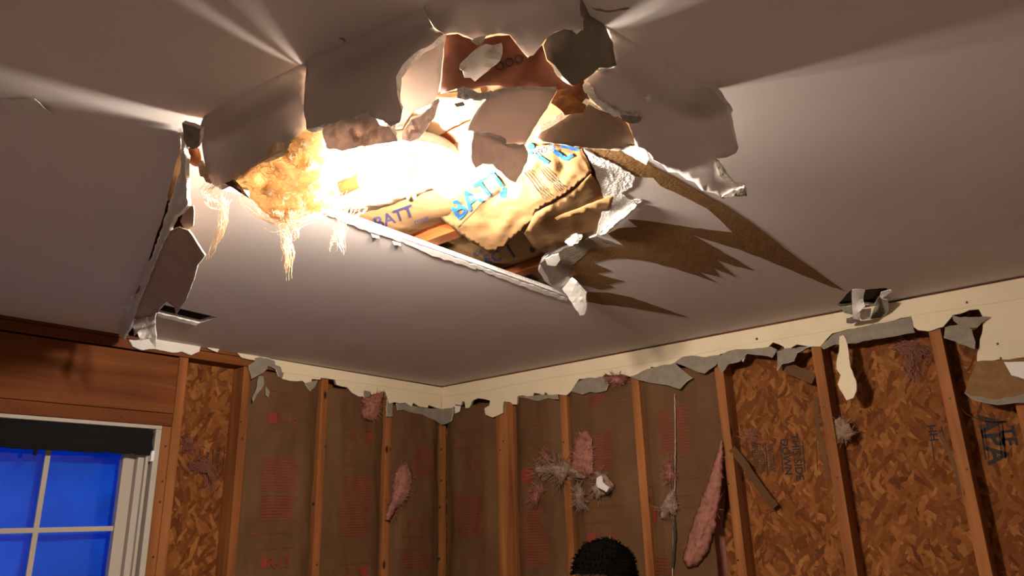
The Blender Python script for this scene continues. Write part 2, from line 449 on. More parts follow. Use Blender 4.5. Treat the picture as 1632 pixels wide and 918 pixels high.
def ceiling_mesh():
    ex = .10
    outer = [(RX0-.1, RY0-.1), (ex, RY0-.1), (ex, ex), (RX0-.1, ex)]
    rnd = random.Random(3)
    holes = []
    for hpts, jg in ((HOLE, .8), (CRACK, 1.0), (VENT, 0), (HOLE2, .8)):
        bd = rough_edge([(p[0], p[1], 0) for p in hpts], 8, jg, rnd, keep={0, 1, 2, 3, 4, 5, 6, 7, 8, 9, 10, 11, 41} if hpts is HOLE else ())
        holes.append(w2(bd))
    P = [Vector(p) for p in outer]; E = [(0, 1), (1, 2), (2, 3), (3, 0)]
    for h in holes:
        b = len(P); P += [Vector(p) for p in h]; E += [(b+i, b+(i+1) % len(h)) for i in range(len(h))]
    r = delaunay_2d_cdt(P, E, [], 0, 1e-6)
    V2, F2 = r[0], r[2]
    ok = []
    for f in F2:
        c = (sum(V2[i].x for i in f)/3, sum(V2[i].y for i in f)/3)
        if inside(c, outer) and not any(inside(c, h) for h in holes): ok.append(f)
    n = len(V2); T = .0127
    vs = [(v.x, v.y, H) for v in V2]+[(v.x, v.y, H+T) for v in V2]
    faces, fm, ed = [], [], {}
    for f in ok:
        a, b, c = (V2[i] for i in f)
        if (b-a).cross(c-a) > 0: f = f[::-1]
        faces.append(tuple(f)); fm.append(0); faces.append(tuple(i+n for i in f[::-1])); fm.append(1)
        for i in range(3): ed[(f[i], f[(i+1) % 3])] = 1
    for a, b in ed:
        if (b, a) not in ed: faces.append((b, a, a+n, b+n)); fm.append(2)
    o = mk('ceiling', vs, faces, ['ceiling_paint', 'back_paper', 'gypsum'], None, fm)
    return tag(o, kind='structure')
ceiling = ceiling_mesh()
DW = ['ceiling_paint', 'back_paper', 'gypsum']
# attic above: joists, and an unseen, added light-blocking deck
shell = mk('attic_shell', boxv((RX0-.1, RY0-.1, H+.36), (.14, .14, H+.38)), BOXF, 'osb'); tag(shell, kind='structure')
for a, b in (((RX0-.12, RY0-.12, H), (RX0-.1, .14, H+.38)), ((.12, RY0-.12, H), (.14, .14, H+.38)), ((RX0-.12, RY0-.12, H), (.14, RY0-.1, H+.38)), ((RX0-.12, .12, H), (.14, .14, H+.38))):
    box('shell_side', a, b, 'osb', shell)
JX = [-1.545+.3835*k for k in range(-3, 4)]
for x in JX:
    if x < -.1: box('ceiling_joist', (x-.022, RY0, H+.014), (x+.022, .09, H+.16), 'wood_y', ceiling)

# ================================================================== WALLS
SD = .0127                                   # stud face behind the drywall face
DEP = .089
wl = empty('wall_left', (-2.2, .05, 0), kind='structure')
wr = empty('wall_right', (.05, -2.2, 0), kind='structure')
def lbox(name, x0, x1, z0, z1, d0, d1, mat, parent=wl, bev=.002): return box(name, (x0, d0, H+z0), (x1, d1, H+z1), mat, parent, bev)
def rbox(name, y0, y1, z0, z1, d0, d1, mat, parent=wr, bev=.002): return box(name, (d0, y0, H+z0), (d1, y1, H+z1), mat, parent, bev)
S2 = SD+DEP
# left wall: plates, header, studs
lbox('top_plate', RX0, .1, -.0115, .0, SD, S2, 'wood_x')
lbox('top_plate', RX0, .0125, -.0505, -.0135, SD, S2, 'wood_x')
lbox('window_header', -2.54, -1.489, -.284, -.0575, SD, S2-.01, 'wood_x')
lbox('head_plate', -2.54, -1.489, -.334, -.286, SD, S2, 'wood_x')
for x0, x1, zt in ((-1.4875, -1.45, -.052), (-1.5265, -1.489, -.336), (-2.5775, -2.54, -.052), (-1.199, -1.161, -.052), (-.789, -.751, -.052), (-.386, -.348, -.052), (-2.98, -2.942, -.052), (-3.39, -3.352, -.052), (-3.8, -3.762, -.052), (-4.2, -4.162, -.052)):
    lbox('stud', x0, x1, -H, zt, SD, S2, 'wood_z')
lbox('sheathing_panel', -1.5, .12, -H, 0, S2, S2+.012, 'osb', bev=0)
lbox('sheathing_panel', RX0-.1, -2.55, -H, 0, S2, S2+.012, 'osb', bev=0)
lbox('sheathing_panel', -2.55, -1.5, -.30, 0, S2, S2+.012, 'osb', bev=0)
lbox('sheathing_panel', -2.55, -1.5, -H, -1.55, S2, S2+.012, 'osb', bev=0)
lbox('sill_plate', -2.54, -1.527, -1.59, -1.55, SD, S2, 'wood_x')
# right wall
rbox('top_plate', RY0, .0125, -.0115, .0, SD, S2, 'wood_y')
rbox('top_plate', RY0, .0125, -.0505, -.0135, SD, S2, 'wood_y')
for y0, y1 in ((-.424, -.386), (-.462, -.425), (-.50, -.463), (-.842, -.802), (-1.246, -1.206), (-1.651, -1.613), (-2.057, -2.019), (-2.467, -2.429), (-2.672, -2.632), (-3.06, -3.02), (-3.46, -3.42), (-3.87, -3.83), (-4.27, -4.23)):
    rbox('stud', y0, y1, -H, -.052, SD, S2, 'wood_z')
rbox('corner_stud', SD, .052, -H, -.052, SD, .05, 'wood_z')
rbox('sheathing_panel', RY0-.1, .12, -H, 0, S2, S2+.012, 'osb', bev=0)
# nail heads on the studs
def nails(pts, left):
    for (x, y) in pts:
        p = (PL if left else PR)(x, y, SD-.001)
        vs, fs = [], []
        for k in range(8):
            th = k*math.pi/4
            a, b = .0042*math.cos(th), .0042*math.sin(th)
            vs += ([(p[0]+a, p[1]-.001, p[2]+b), (p[0]+a, p[1]+.004, p[2]+b)] if left else [(p[0]-.001, p[1]+a, p[2]+b), (p[0]+.004, p[1]+a, p[2]+b)])
        fs = [tuple(range(0, 16, 2)), tuple(range(15, 0, -2))]+[(2*k, 2*k+1, (2*k+3) % 16, (2*k+2) % 16) for k in range(8)]
        mk('nail_head', vs, fs, 'nail', wl if left else wr)
nails([(264, 711), (259, 767), (255, 800), (244, 888), (384, 672), (386, 699), (518, 711), (500, 802), (505, 900), (622, 716), (618, 805), (703, 716), (703, 766), (701, 808), (700, 890), (33, 650), (194, 664)], True)
nails([(802, 703), (797, 717), (898, 705), (1147, 673), (1161, 771), (1176, 893), (1313, 649), (1335, 761), (1314, 675), (1514, 635), (1541, 748)], False)

# window
win = empty('window_1', (-2.04, .05, H-1.5), kind='structure')
WX0, WX1, WZ0, WZ1 = -2.535, -1.535, -1.55, -.338
for nm, a, b in (('casing', (WX0, -.006, WZ1-.014), (WX1, .03, WZ1)), ('casing', (WX1-.022, -.006, WZ0), (WX1, .03, WZ1-.0145)), ('casing', (WX0, -.006, WZ0), (WX0+.022, .03, WZ1-.0145)), ('window_stool', (WX0, -.03, WZ0-.02), (WX1, .06, WZ0)),
                 ('jamb', (WX1-.062, .03, WZ0), (WX1, .10, WZ1)), ('jamb', (WX0, .03, WZ0), (WX0+.062, .10, WZ1)), ('jamb', (WX0, .03, WZ1-.03), (WX1, .10, WZ1)),
                 ('jamb_stop', (WX1-.040, .012, WZ0), (WX1-.030, .03, WZ1-.014)),
                 ('sash_stile', (WX1-.105, .055, WZ0+.02), (WX1-.0625, .085, WZ1-.031)), ('sash_stile', (WX0+.0625, .055, WZ0+.02), (WX0+.105, .085, WZ1-.031)),
                 ('sash_rail', (WX0+.1055, .055, WZ1-.075), (WX1-.1055, .085, WZ1-.031)), ('sash_rail', (WX0+.1055, .055, -1.06), (WX1-.1055, .085, -1.02)), ('sash_rail', (WX0+.1055, .055, WZ0+.02), (WX1-.1055, .085, WZ0+.07))):
    box(nm, (a[0], a[1], H+a[2]), (b[0], b[1], H+b[2]), 'vinyl', win, .002)
for x in (-1.897, -2.16): box('muntin', (x-.009, .06, H-1.02), (x+.009, .072, H+WZ1-.0755), 'vinyl', win, .002)
for x in (-1.897, -2.16): box('muntin', (x-.009, .06, H+WZ0+.0705), (x+.009, .072, H-1.0605), 'vinyl', win, .002)
for z in (-.716, -1.29): box('muntin', (WX0+.106, .0605, H+z-.009), (WX1-.106, .0715, H+z+.009), 'vinyl', win, .002)
box('pane', (WX0+.106, .074, H-1.02), (WX1-.106, .077, H+WZ1-.076), 'glass', win)
box('pane', (WX0+.106, .074, H+WZ0+.07), (WX1-.106, .077, H-1.06), 'glass', win)
# rolled black blind across the window head
bl = empty('roller_blind', (-2.03, .02, H-.45), 'black fabric blind bunched across the top of the window', 'blind')
N_ = 40; vs, fs = [], []
for i in range(N_+1):
    x = WX0+.03+(WX1-.028-WX0-.03)*i/N_
    sag = .003*noise.noise(Vector((i*.35, 0, 0)))
    zb = -.452+sag+.005*max(0, noise.noise(Vector((i*.5, 5, 0))))
    for (y, z) in ((.010, -.355), (-.004, -.375), (.004, -.40), (-.008, -.43), (.0, zb), (.014, zb+.004), (.024, -.42), (.024, -.36)):
        vs.append((x, y, H+z))
for i in range(N_):
    for k in range(8): fs.append((i*8+k, i*8+(k+1) % 8, i*8+8+(k+1) % 8, i*8+8+k))
fs += [tuple(range(8))[::-1], tuple(N_*8+k for k in range(8))]
mk('fabric', vs, fs, 'black_cloth', bl)
box('bracket', (-1.567, -.012, H-.475), (-1.555, .012, H-.435), 'metal_white', bl, .002)
box('pull_tab', (-1.963, -.004, H-.47), (-1.952, .006, H-.44), 'black_cloth', bl, .002)
# tarp outside
vs, fs = [], []
nx, nz = 50, 60
for j in range(nz+1):
    for i in range(nx+1):
        x = -2.75+1.4*i/nx; z = -1.75+1.6*j/nz
        d = .135+.02*noise.noise(Vector((x*5, z*3, 2)))+.010*noise.noise(Vector((x*14+z*7, z*6, 7)))
        vs.append((x, d, H+z))
for j in range(nz):
    for i in range(nx): a = j*(nx+1)+i; fs.append((a, a+1, a+nx+2, a+nx+1))
n0 = len(vs); vs += [(v[0], v[1]+.0006, v[2]) for v in vs]; fs += [tuple(i+n0 for i in f[::-1]) for f in fs]
tp = mk('tarp', vs, fs, 'tarp', None, smooth=True); tag(tp, 'bright blue plastic tarp hung outside the window', 'tarp')

# ------------------------------------------------------------------ wall insulation batts, kraft faced
def batt(left, s0, s1, z0, z1, label, seed, marks=(), lines=(), boxes=(), peel=0.0):
    """s along the wall; marks: (text, s, z, size); lines: (s0, s1, z0, z1) blocks of small print"""
    rnd = random.Random(seed)
    def dep(s, z):
        f = (s-s0)/(s1-s0); e = min(f, 1-f)
        b = SD+.022-.028*max(0, min(1, e*5))**.7
        b += .007*noise.noise(Vector((s*9, z*4, seed)))+.004*noise.noise(Vector((s*22+z*6, z*9, seed+4)))
        b += .007*max(0, 1-e*4)*noise.noise(Vector((s*34, z*2.2, seed+1)))+.003*noise.noise(Vector((s*12-z*9, z*14, seed+7)))
        return max(b, SD-.011) if e > .03 else b
    def P(s, z, off=0):
        d = dep(s, z)-off
        return (s, d, H+z) if left else (d, s, H+z)
    nx, nz = 32, 110; vs, fs = [], []
    for j in range(nz+1):
        for i in range(nx+1):
            z = z0+(z1-z0)*j/nz; f_ = i/nx
            sa = s0+peel*max(0, min(1, (-.42-z)/.35))
            vs.append(P(sa+(s1-sa)*f_, z))
    for j in range(nz):
        for i in range(nx): a = j*(nx+1)+i; fs.append((a, a+1, a+nx+2, a+nx+1))
    base = len(vs)
    for v in list(vs): vs.append((v[0], .098, v[2]) if left else (.098, v[1], v[2]))
    fs += [tuple(i+base for i in f[::-1]) for f in fs]
    bnd = [i for i in range(nx+1)]+[(j+1)*(nx+1)-1 for j in range(1, nz+1)]+[nz*(nx+1)+i for i in range(nx-1, -1, -1)]+[j*(nx+1) for j in range(nz-1, 0, -1)]
    nf = len(fs)
    for k in range(len(bnd)): a, b = bnd[k], bnd[(k+1) % len(bnd)]; fs.append((a, b, b+base, a+base))
    fm = [0]*(nf//2)+[1]*(len(fs)-nf//2)
    o = mk('insulation_batt', vs, fs, ['kraft_wall', 'pink_fiber'], None, fm, smooth=True)
    tag(o, label, 'insulation', 'kraft-faced batts between the wall studs')
    sg = 1 if left else -1
    for s_, cs, cz, sz, fl_ in marks:
        V, F = text_mesh(s_, sz*1.2, .012); V = [Vector((v.x*fl_, v.y*fl_)) for v in V]; V, F = split_tris(V, F, .03)
        mk('printed_lettering', [P(cs+sg*v.x, cz+v.y, .006) for v in V], F, 'ink_red', o)
    q, fq = [], []
    def quad(a0, a1, b0, b1):
        n_ = max(1, int(abs(a1-a0)/.04)); bz = max(1, int(abs(b1-b0)/.04))
        for i in range(n_):
            for j in range(bz):
                b = len(q); u0, u1 = a0+(a1-a0)*i/n_, a0+(a1-a0)*(i+1)/n_; v0, v1 = b0+(b1-b0)*j/bz, b0+(b1-b0)*(j+1)/bz
                q.extend([P(u0, v0, .0035), P(u1, v0, .0035), P(u1, v1, .0035), P(u0, v1, .0035)]); fq.append((b, b+1, b+2, b+3))
    for a0, a1, b0, b1 in lines:
        z = b1
        while z > b0:
            s = a0
            end = a0+(a1-a0)*rnd.uniform(.8, 1.0)
            while abs(s-a0) < abs(end-a0):
                wd = rnd.uniform(.012, .032)*(1 if a1 > a0 else -1)
                quad(s, s+wd*.82, z-.0055, z); s += wd
            z -= .0125
    for a0, a1, b0, b1 in boxes: quad(a0, a1, b0, b1)
    if q: tag(mk('printed_small_text', q, fq, 'ink_red', o), kind='stuff')
    return o
def Ls(x, y): p = PL(x, y, .005); return p[0], p[2]-H
def Rs(x, y): p = PR(x, y, .005); return p[1], p[2]-H
def lm(txt, x, y, size, fl_=1): s, z = Ls(x, y); return (txt, s, z, size, fl_)
def rm(txt, x, y, size, fl_=1): s, z = Rs(x, y); return (txt, s, z, size, fl_)
def lblock(x0, y0, x1, y1): a = Ls(x0, y0); b = Ls(x1, y1); return (a[0], b[0], min(a[1], b[1]), max(a[1], b[1]))
def rblock(x0, y0, x1, y1): a = Rs(x0, y0); b = Rs(x1, y1); return (a[0], b[0], min(a[1], b[1]), max(a[1], b[1]))
def lline(x0, x1, y): a = Ls(x0, y); b = Ls(x1, y); return (a[0], b[0], a[1]-.002, a[1]+.001)
def rline(x0, x1, y): a = Rs(x0, y); b = Rs(x1, y); return (a[0], b[0], a[1]-.002, a[1]+.001)
BZ = -1.95
batt(True, -1.158, -.792, BZ, -.06, 'kraft paper insulation batt with red R-13 print, first bay right of the window', 1,
     [lm('R-13', 458, 668, .046), lm('R-13', 444, 897, .05)], [lblock(420, 728, 474, 785), lblock(417, 788, 470, 828)],
     [lblock(427, 657, 440, 675), lblock(415, 890, 424, 905), lline(425, 478, 643), lline(425, 478, 681), lline(402, 470, 850), lline(405, 470, 875), lline(430, 478, 622)])
batt(True, -.748, -.389, BZ, -.09, 'kraft paper insulation batt, second bay right of the window', 2,
     [lm('R-13', 573, 697, .046, -1), lm('R-13', 564, 910, .046, -1)], [lblock(548, 758, 592, 800), lblock(545, 803, 590, 852)],
     [lline(548, 596, 683), lline(546, 594, 717), lline(546, 592, 740), lline(540, 588, 900), lblock(587, 690, 594, 704), lblock(578, 903, 586, 918)])
batt(True, -.345, .01, BZ, -.13, 'narrow kraft paper batt in the left wall bay next to the room corner', 3,
     [lm('R-13', 660, 833, .046, -1)], [lblock(660, 710, 690, 760), lblock(640, 885, 688, 905)], [lline(630, 685, 856), lline(630, 685, 877), lline(640, 690, 693)])
batt(False, -.384, -.012, BZ, -.13, 'kraft paper batt right of the room corner, with a faint print', 4,
     [rm('R-13', 752, 740, .046)], [rblock(730, 790, 775, 850)], [rline(728, 780, 690), rline(726, 785, 715)])
batt(False, -.800, -.502, BZ, -.13, 'kraft paper batt behind the grey fibre clump on the right wall', 5,
     [], [rblock(833, 815, 868, 850), rblock(835, 855, 875, 900)], [rblock(831, 748, 850, 770), rline(826, 890, 681), rline(826, 880, 711), rline(825, 885, 730)])
batt(False, -1.204, -.844, BZ, -.12, 'kraft paper batt with red R-13 print above the person', 6,
     [rm('R-13', 965, 857, .052)], [rblock(948, 690, 980, 735), rblock(948, 738, 980, 748), rblock(936, 631, 962, 640)],
     [rblock(936, 849, 949, 868), rline(920, 1000, 833), rline(930, 996, 808), rline(940, 1000, 645)])
last_batt = batt(False, -1.611, -1.248, BZ, -.12, 'kraft paper batt with a long tear, last bay before the bare sheathing', 7,
     [], [rblock(1048, 655, 1074, 722), rblock(1078, 645, 1100, 722), rblock(1032, 888, 1072, 916)],
     [rblock(1034, 812, 1046, 831), rline(1078, 1100, 728), rline(1078, 1102, 738), rline(1080, 1112, 763), rline(1080, 1110, 790), rline(1033, 1072, 834), rline(1078, 1108, 808), rline(1028, 1060, 775)], peel=.075)

sheet('torn_fringe', [(1074.5, 628, -.006), (1076, 628, -.006), (1077, 700, -.007), (1076, 780, -.008), (1074, 850, -.008), (1072, 930, -.008), (1070.5, 930, -.008), (1072.5, 850, -.008), (1074.5, 780, -.008), (1075.5, 700, -.007)], .001, ['back_paper', 'back_paper', 'back_paper'], last_batt, PR, res=4, jag=.4, noise_amp=.001, seed=180)
sheet('torn_slit_shade', [(1074, 790, -.009), (1077, 790, -.009), (1076, 830, -.009), (1077, 860, -.0095), (1073, 905, -.0095), (1070, 905, -.0095), (1073, 850, -.0095)], .0005, ['cavity_shade']*3, last_batt, PR, res=4, jag=1.0, noise_amp=.0005, seed=181)  # dark strip laid on the batt as the shade inside the tear
# stencils on the sheathing
def stencil(left, txt, x, y, size, rot):
    V, F = text_mesh(txt, size, .022)
    p = (PL if left else PR)(x, y, S2); sg = 1 if left else -1
    ca, sa = math.cos(rot), math.sin(rot); vs = []
    for v in V:
        a, b = v.x*ca-v.y*sa, v.x*sa+v.y*ca
        vs.append((p[0]+a, S2-.0012, p[2]+b) if left else (S2-.0012, p[1]-a, p[2]+b))
    mk('stencil_lettering', vs, F, 'ink_black', wl if left else wr)
def stencil_bars(left, bars):
    for b in bars:
        mk('stencil_rule', [(PL if left else PR)(x, y, S2-.0012) for x, y in b], [(0, 1, 2, 3)], 'ink_black', wl if left else wr)
R90 = -math.pi/2
stencil(False, 'THIS SIDE', 1270, 728, .042, R90); stencil(False, 'DOWN', 1253, 728, .042, R90)
for k, (x, y) in enumerate([(1202, 728), (1207, 730), (1212, 728), (1217, 730), (1227, 727), (1232, 729)]): stencil(False, 'RATED SHEATHING EXPOSURE'[k:k+13], x, y, .016, R90)
stencil_bars(False, [bar(1244, 704, 1248, 752, 1.6), bar(1279, 703, 1283, 752, 1.6), bar(1220, 705, 1224, 757, 1.6), bar(1301, 702, 1303, 750, 1.2)])
stencil(False, 'APA', 1582, 700, .09, R90)
stencil(False, 'TE', 1606, 695, .06, R90)
stencil(False, 'HH', 1486, 690, .04, R90)
stencil_bars(False, [bar(1563, 677, 1571, 732, 2.6), bar(1568, 676, 1576, 731, 1.6), bar(1597, 672, 1603, 731, 2.6), bar(1591, 674, 1597, 729, 1.6), bar(1482, 680, 1489, 732, 1.8), bar(1500, 679, 1510, 718, 2)])
stencil(True, 'EXPOSURE', 346, 732, .022, R90); stencil(True, 'PANEL', 329, 733, .022, R90)
stencil_bars(True, [bar(358, 714, 355, 752, 1.4), bar(319, 718, 316, 745, 1.2), bar(340, 716, 338, 752, 1.2)])

# ------------------------------------------------------------------ drywall left on the walls
def strip(name, surf, bottom, top_off, thick_at, thick, parent, mats, res=8, jag=1.0):
    """bottom: list of (x,y) pixels along the torn edge left to right; closed on the ceiling line above"""
    pts = [(x, y, thick_at) for x, y in bottom]
    for x, y in reversed(top_off): pts.append((x, y, thick_at))
    return sheet(name, pts, thick, mats, parent, surf, res=res, jag=jag, noise_amp=0, keep={len(bottom)-1+i for i in range(len(top_off)+1)}, seed=5)
WD = ['wall_paint', 'back_paper', 'gypsum_grey']
LB = [(446, 586), (450, 604), (462, 607), (482, 607), (487, 611), (496, 611), (497, 604), (510, 605), (512, 602), (534, 605), (536, 613), (553, 617), (561, 626), (572, 632), (579, 632), (580, 622), (590, 624), (592, 629), (614, 624.6), (617, 634), (620, 643), (629, 641), (637, 643), (646, 642), (656, 648), (658.6, 641.7), (668, 648), (682, 650), (683, 645.4), (695, 650), (703.5, 652)]
def ceil_l(x): return 617.3-(704-x)*.1672
def ceil_r(x): return 617.3-(x-704)*.1905
strip('drywall_remnant', PL, LB, [(438, ceil_l(438)), (704, 617.5)], 0.0, .0122, wl, WD)
RB = [(704, 652), (722, 649.5), (726, 644.6), (735, 646), (737, 639.7), (740, 639.7), (742, 650.7), (748, 649.5), (753, 638.4), (761, 634.8), (781, 638.4), (780, 646), (772, 650.7), (773.5, 660.5), (784.6, 665.4), (801.7, 658), (803, 639.7), (813, 641), (817.6, 644.6), (823.8, 644.6), (825, 631), (849.5, 631), (850.7, 626), (866.7, 630), (869, 625), (875, 630), (889, 628.6), (903, 630), (911, 622.5), (917, 612.7), (923, 604), (945, 603), (960, 600.4), (965, 595.5), (970, 598), (993, 596.8), (1004, 600.4), (1016, 598), (1026, 592), (1037, 589.4), (1037, 584.5), (1048, 585.7), (1063, 583), (1075, 579.6), (1080, 574.7),
      (1100, 570), (1105, 567), (1123, 570), (1141, 568), (1165, 559.6), (1176, 565), (1184, 577), (1190, 563), (1221, 556), (1232, 545.6), (1249, 552.6), (1251, 558), (1270, 549), (1291, 552.6), (1307, 552.6), (1316, 542), (1326, 531.5), (1340, 528), (1352, 524.5), (1400, 515), (1452, 504.5), (1456, 521), (1463, 526.3), (1480, 528), (1503, 521), (1512, 510.5), (1519, 502),
      (1530, 500), (1545, 494), (1560, 493), (1568, 507), (1565, 531.5), (1558, 560), (1557, 576), (1600, 573), (1660, 568)]
strip('drywall_remnant', PR, RB, [(704, 617.5), (1660, ceil_r(1660)+2)], 0.0, .0122, wr, WD)
# taped corner band along the ceiling, a layer proud of the wall board
for surf, par, pp in ((PL, wl, [(440, 592), (520, 603), (600, 614), (650, 622), (704, 630), (704, 617.6), (438, ceil_l(438)+.3)]),
                      (PR, wr, [(704, 632), (760, 625), (850, 607), (960, 589), (1077, 571), (1200, 547), (1340, 524), (1452, 503), (1540, 490), (1660, 470), (1660, ceil_r(1660)+2.5), (704, 617.8)])):
    k = len(pp)
    sheet('corner_tape_band', [(x, y, -.0035) for x, y in pp], .003, ['wall_paint', 'wall_paint', 'wall_paint'], par, surf, res=10, jag=.5, noise_amp=0, keep={k-1, k-2, k-3}, seed=2)
# brown torn face of the wall panel at the right edge of the picture
sheet('drywall_remnant', [(1557, 576, .001), (1600, 573, .001), (1660, 568, .001), (1660, 624, -.004), (1620, 632, -.008), (1586, 638.5, -.008), (1551, 631.4, -.006), (1537, 626, -.006), (1547, 598, -.002)], .009, ['brown_paper', 'back_paper', 'gypsum_grey'], wr, PR, noise_amp=.003, seed=4)
sheet('paper_curl', [(1600, 577, -.004), (1640, 575, -.012), (1660, 590, -.02), (1640, 606, -.02), (1612, 598, -.01)], .002, ['tape', 'back_paper', 'gypsum'], wr, PR, noise_amp=.003, seed=6)
sheet('paper_curl', [(1537, 626, -.008), (1551, 631, -.010), (1586, 637, -.012), (1632, 628, -.012), (1640, 640, -.018), (1590, 645, -.02), (1555, 638, -.018)], .002, ['gypsum_grey', 'back_paper', 'gypsum'], wr, PR, noise_amp=.003, seed=8)
for k, (x, y) in enumerate([(1590, 548), (1595, 571), (1541, 482), (1206, 540)]):
    sheet('screw_head', [(x+2.2*math.cos(a), y+2.2*math.sin(a), -.001 if k < 2 else -.0042) for a in (0, 1, 2, 3.1, 4.2, 5.2)], .003, ['nail']*3, wr, PR, res=3, jag=0, noise_amp=0, seed=190+k)
# grey flaps of torn board along the lower edge of the strips
GR = ['gypsum_grey', 'back_paper', 'gypsum']
GREYS_R = [[(917, 612, 0), (935, 602, 0), (964, 601, -.004), (969, 612, -.012), (966, 622, -.014), (950, 626, -.010), (940, 624, -.01), (928, 629, -.008), (911, 624, -.004)],
           [(1003, 600, 0), (1037, 587, 0), (1075, 578, -.004), (1088, 590, -.014), (1104, 602, -.02), (1095, 607, -.024), (1083, 620, -.028), (1060, 613, -.02), (1035, 610, -.012), (1015, 605, -.006)],
           [(1075, 578, -.002), (1092, 566, -.002), (1125, 569, -.004), (1150, 566, -.006), (1140, 582, -.014), (1122, 595, -.02), (1110, 592, -.02), (1092, 584, -.012)],
           [(1140, 570, -.002), (1166, 558, -.002), (1200, 556, -.004), (1228, 552, -.006), (1238, 557, -.012), (1230, 570, -.016), (1215, 566, -.012), (1190, 563, -.010), (1178, 576, -.014), (1160, 580, -.012), (1150, 594, -.02)],
           [(1238, 560, -.002), (1252, 555, -.004), (1290, 552, -.006), (1270, 562, -.016), (1265, 575, -.022), (1245, 580, -.02), (1238, 590, -.02)],
           [(1307, 552, -.001), (1326, 534, -.001), (1352, 525.5, 0), (1452, 504, 0), (1458, 530, -.003), (1400, 540, -.003), (1345, 549, -.004), (1330, 548, -.010), (1312, 556, -.010)],
           [(1514, 519, -.004), (1530, 516, -.010), (1548, 525, -.02), (1554, 545, -.026), (1553, 556, -.028), (1535, 549, -.02), (1515, 541, -.016), (1504, 538, -.012), (1506, 522, -.006)],
           [(1517, 502, -.002), (1530, 506, -.012), (1552, 505, -.018), (1578, 505, -.01), (1566, 512, -.016), (1557, 522, -.02), (1532, 520, -.014), (1520, 512, -.008)],
           [(825, 632, 0), (866, 629, 0), (888, 629, -.002), (890, 636, -.006), (872, 634, -.006), (855, 639, -.006), (838, 634, -.004)]]
for k, g in enumerate(GREYS_R): sheet('torn_board_flap', g, .004, GR, wr, PR, res=7, noise_amp=.004, nscale=9, seed=20+k)
GREYS_L = [[(632, 643, .001), (646, 643, .001), (668, 649, 0), (695, 651, 0), (704, 652, 0), (704, 677, -.003), (695, 670, -.002), (683, 665, -.002), (673, 660, -.002), (656, 657, -.002), (644, 653, -.002), (634, 654, -.002)],
           [(617, 636, .001), (626, 642, .0), (626, 664, -.002), (616, 664, -.002)],
           [(486, 611, 0), (496, 608, 0), (507, 606, -.002), (502, 617, -.008), (495, 623, -.01), (490, 617, -.006)],
           [(396, 582, 0), (410, 573, -.004), (428, 578, -.006), (426, 588, -.01), (412, 598, -.014), (401, 604, -.014)],
           [(413, 599, -.006), (420, 600, -.010), (421, 612, -.014), (418, 619, -.016), (410, 628, -.018), (404, 640, -.02), (403, 634, -.02), (408, 622, -.014)],
           [(424, 616, -.008), (430, 624, -.012), (428, 633, -.014), (424, 630, -.012)],
           [(404, 568, .0), (430, 572, .0), (455, 582, 0), (450, 602, -.003), (444, 600, -.006), (440, 588, -.008), (426, 582, -.006), (408, 577, -.004)],
           [(580, 622, .001), (590, 624, .001), (589, 634, -.002), (581, 636, -.003)]]
for k, g in enumerate(GREYS_L): sheet('torn_board_flap', g, .004, GR, wl, PL, res=7, noise_amp=.004, nscale=9, seed=40+k)
sheet('torn_board_flap', [(704, 652, 0), (722, 650, 0), (722, 658, -.002), (719, 671, -.003), (704, 677, -.003)], .004, GR, wr, PR, res=7, noise_amp=.003, seed=51)
sheet('torn_board_flap', [(724, 646, -.001), (734, 647, -.006), (732, 656, -.010), (725, 659, -.008)], .003, ['tape', 'back_paper', 'gypsum'], wr, PR, res=6, noise_amp=.003, seed=52)
# left end of the left wall strip: white bits of board still hanging at the ceiling line
sheet('drywall_remnant', [(206, 541, 0), (230, 541, 0), (252, 537, 0), (300, 543, 0), (320, 551, 0), (318, 560, -.002), (305, 566, -.004), (290, 560, -.002), (275, 562, 0), (255, 558, 0), (240, 556, -.004), (228, 558, -.004), (212, 552, -.003)], .008, ['tape', 'back_paper', 'gypsum'], wl, PL, res=7, noise_amp=.003, seed=53)
sheet('drywall_remnant', [(316, 549, 0), (335, 551, -.004), (350, 556, -.008), (347, 561, -.012), (334, 556, -.006)], .004, ['tape', 'back_paper', 'gypsum'], wl, PL, res=6, noise_amp=.002, seed=54)
sheet('drywall_remnant', [(378, 562, 0), (400, 565, 0), (440, 573, 0), (446, 586, 0), (420, 577, -.002), (398, 573, -.002), (385, 570, 0)], .008, ['wall_paint', 'back_paper', 'gypsum_grey'], wl, PL, res=7, noise_amp=.002, seed=55)
# dangling white strip of board in front of the bare sheathing
sheet('hanging_board_strip', [(1338, 536, -.004), (1344, 534, -.004), (1350, 548, -.010), (1353, 570, -.018), (1355, 585, -.022), (1364, 606, -.03), (1365, 622, -.034), (1360, 634, -.036), (1349, 638, -.036), (1343, 627, -.034), (1335, 612, -.03), (1340, 598, -.026), (1333, 588, -.024), (1333, 577, -.02), (1337, 560, -.012)], .008, ['wall_paint', 'back_paper', 'gypsum'], wr, PR, res=7, noise_amp=.003, seed=56)

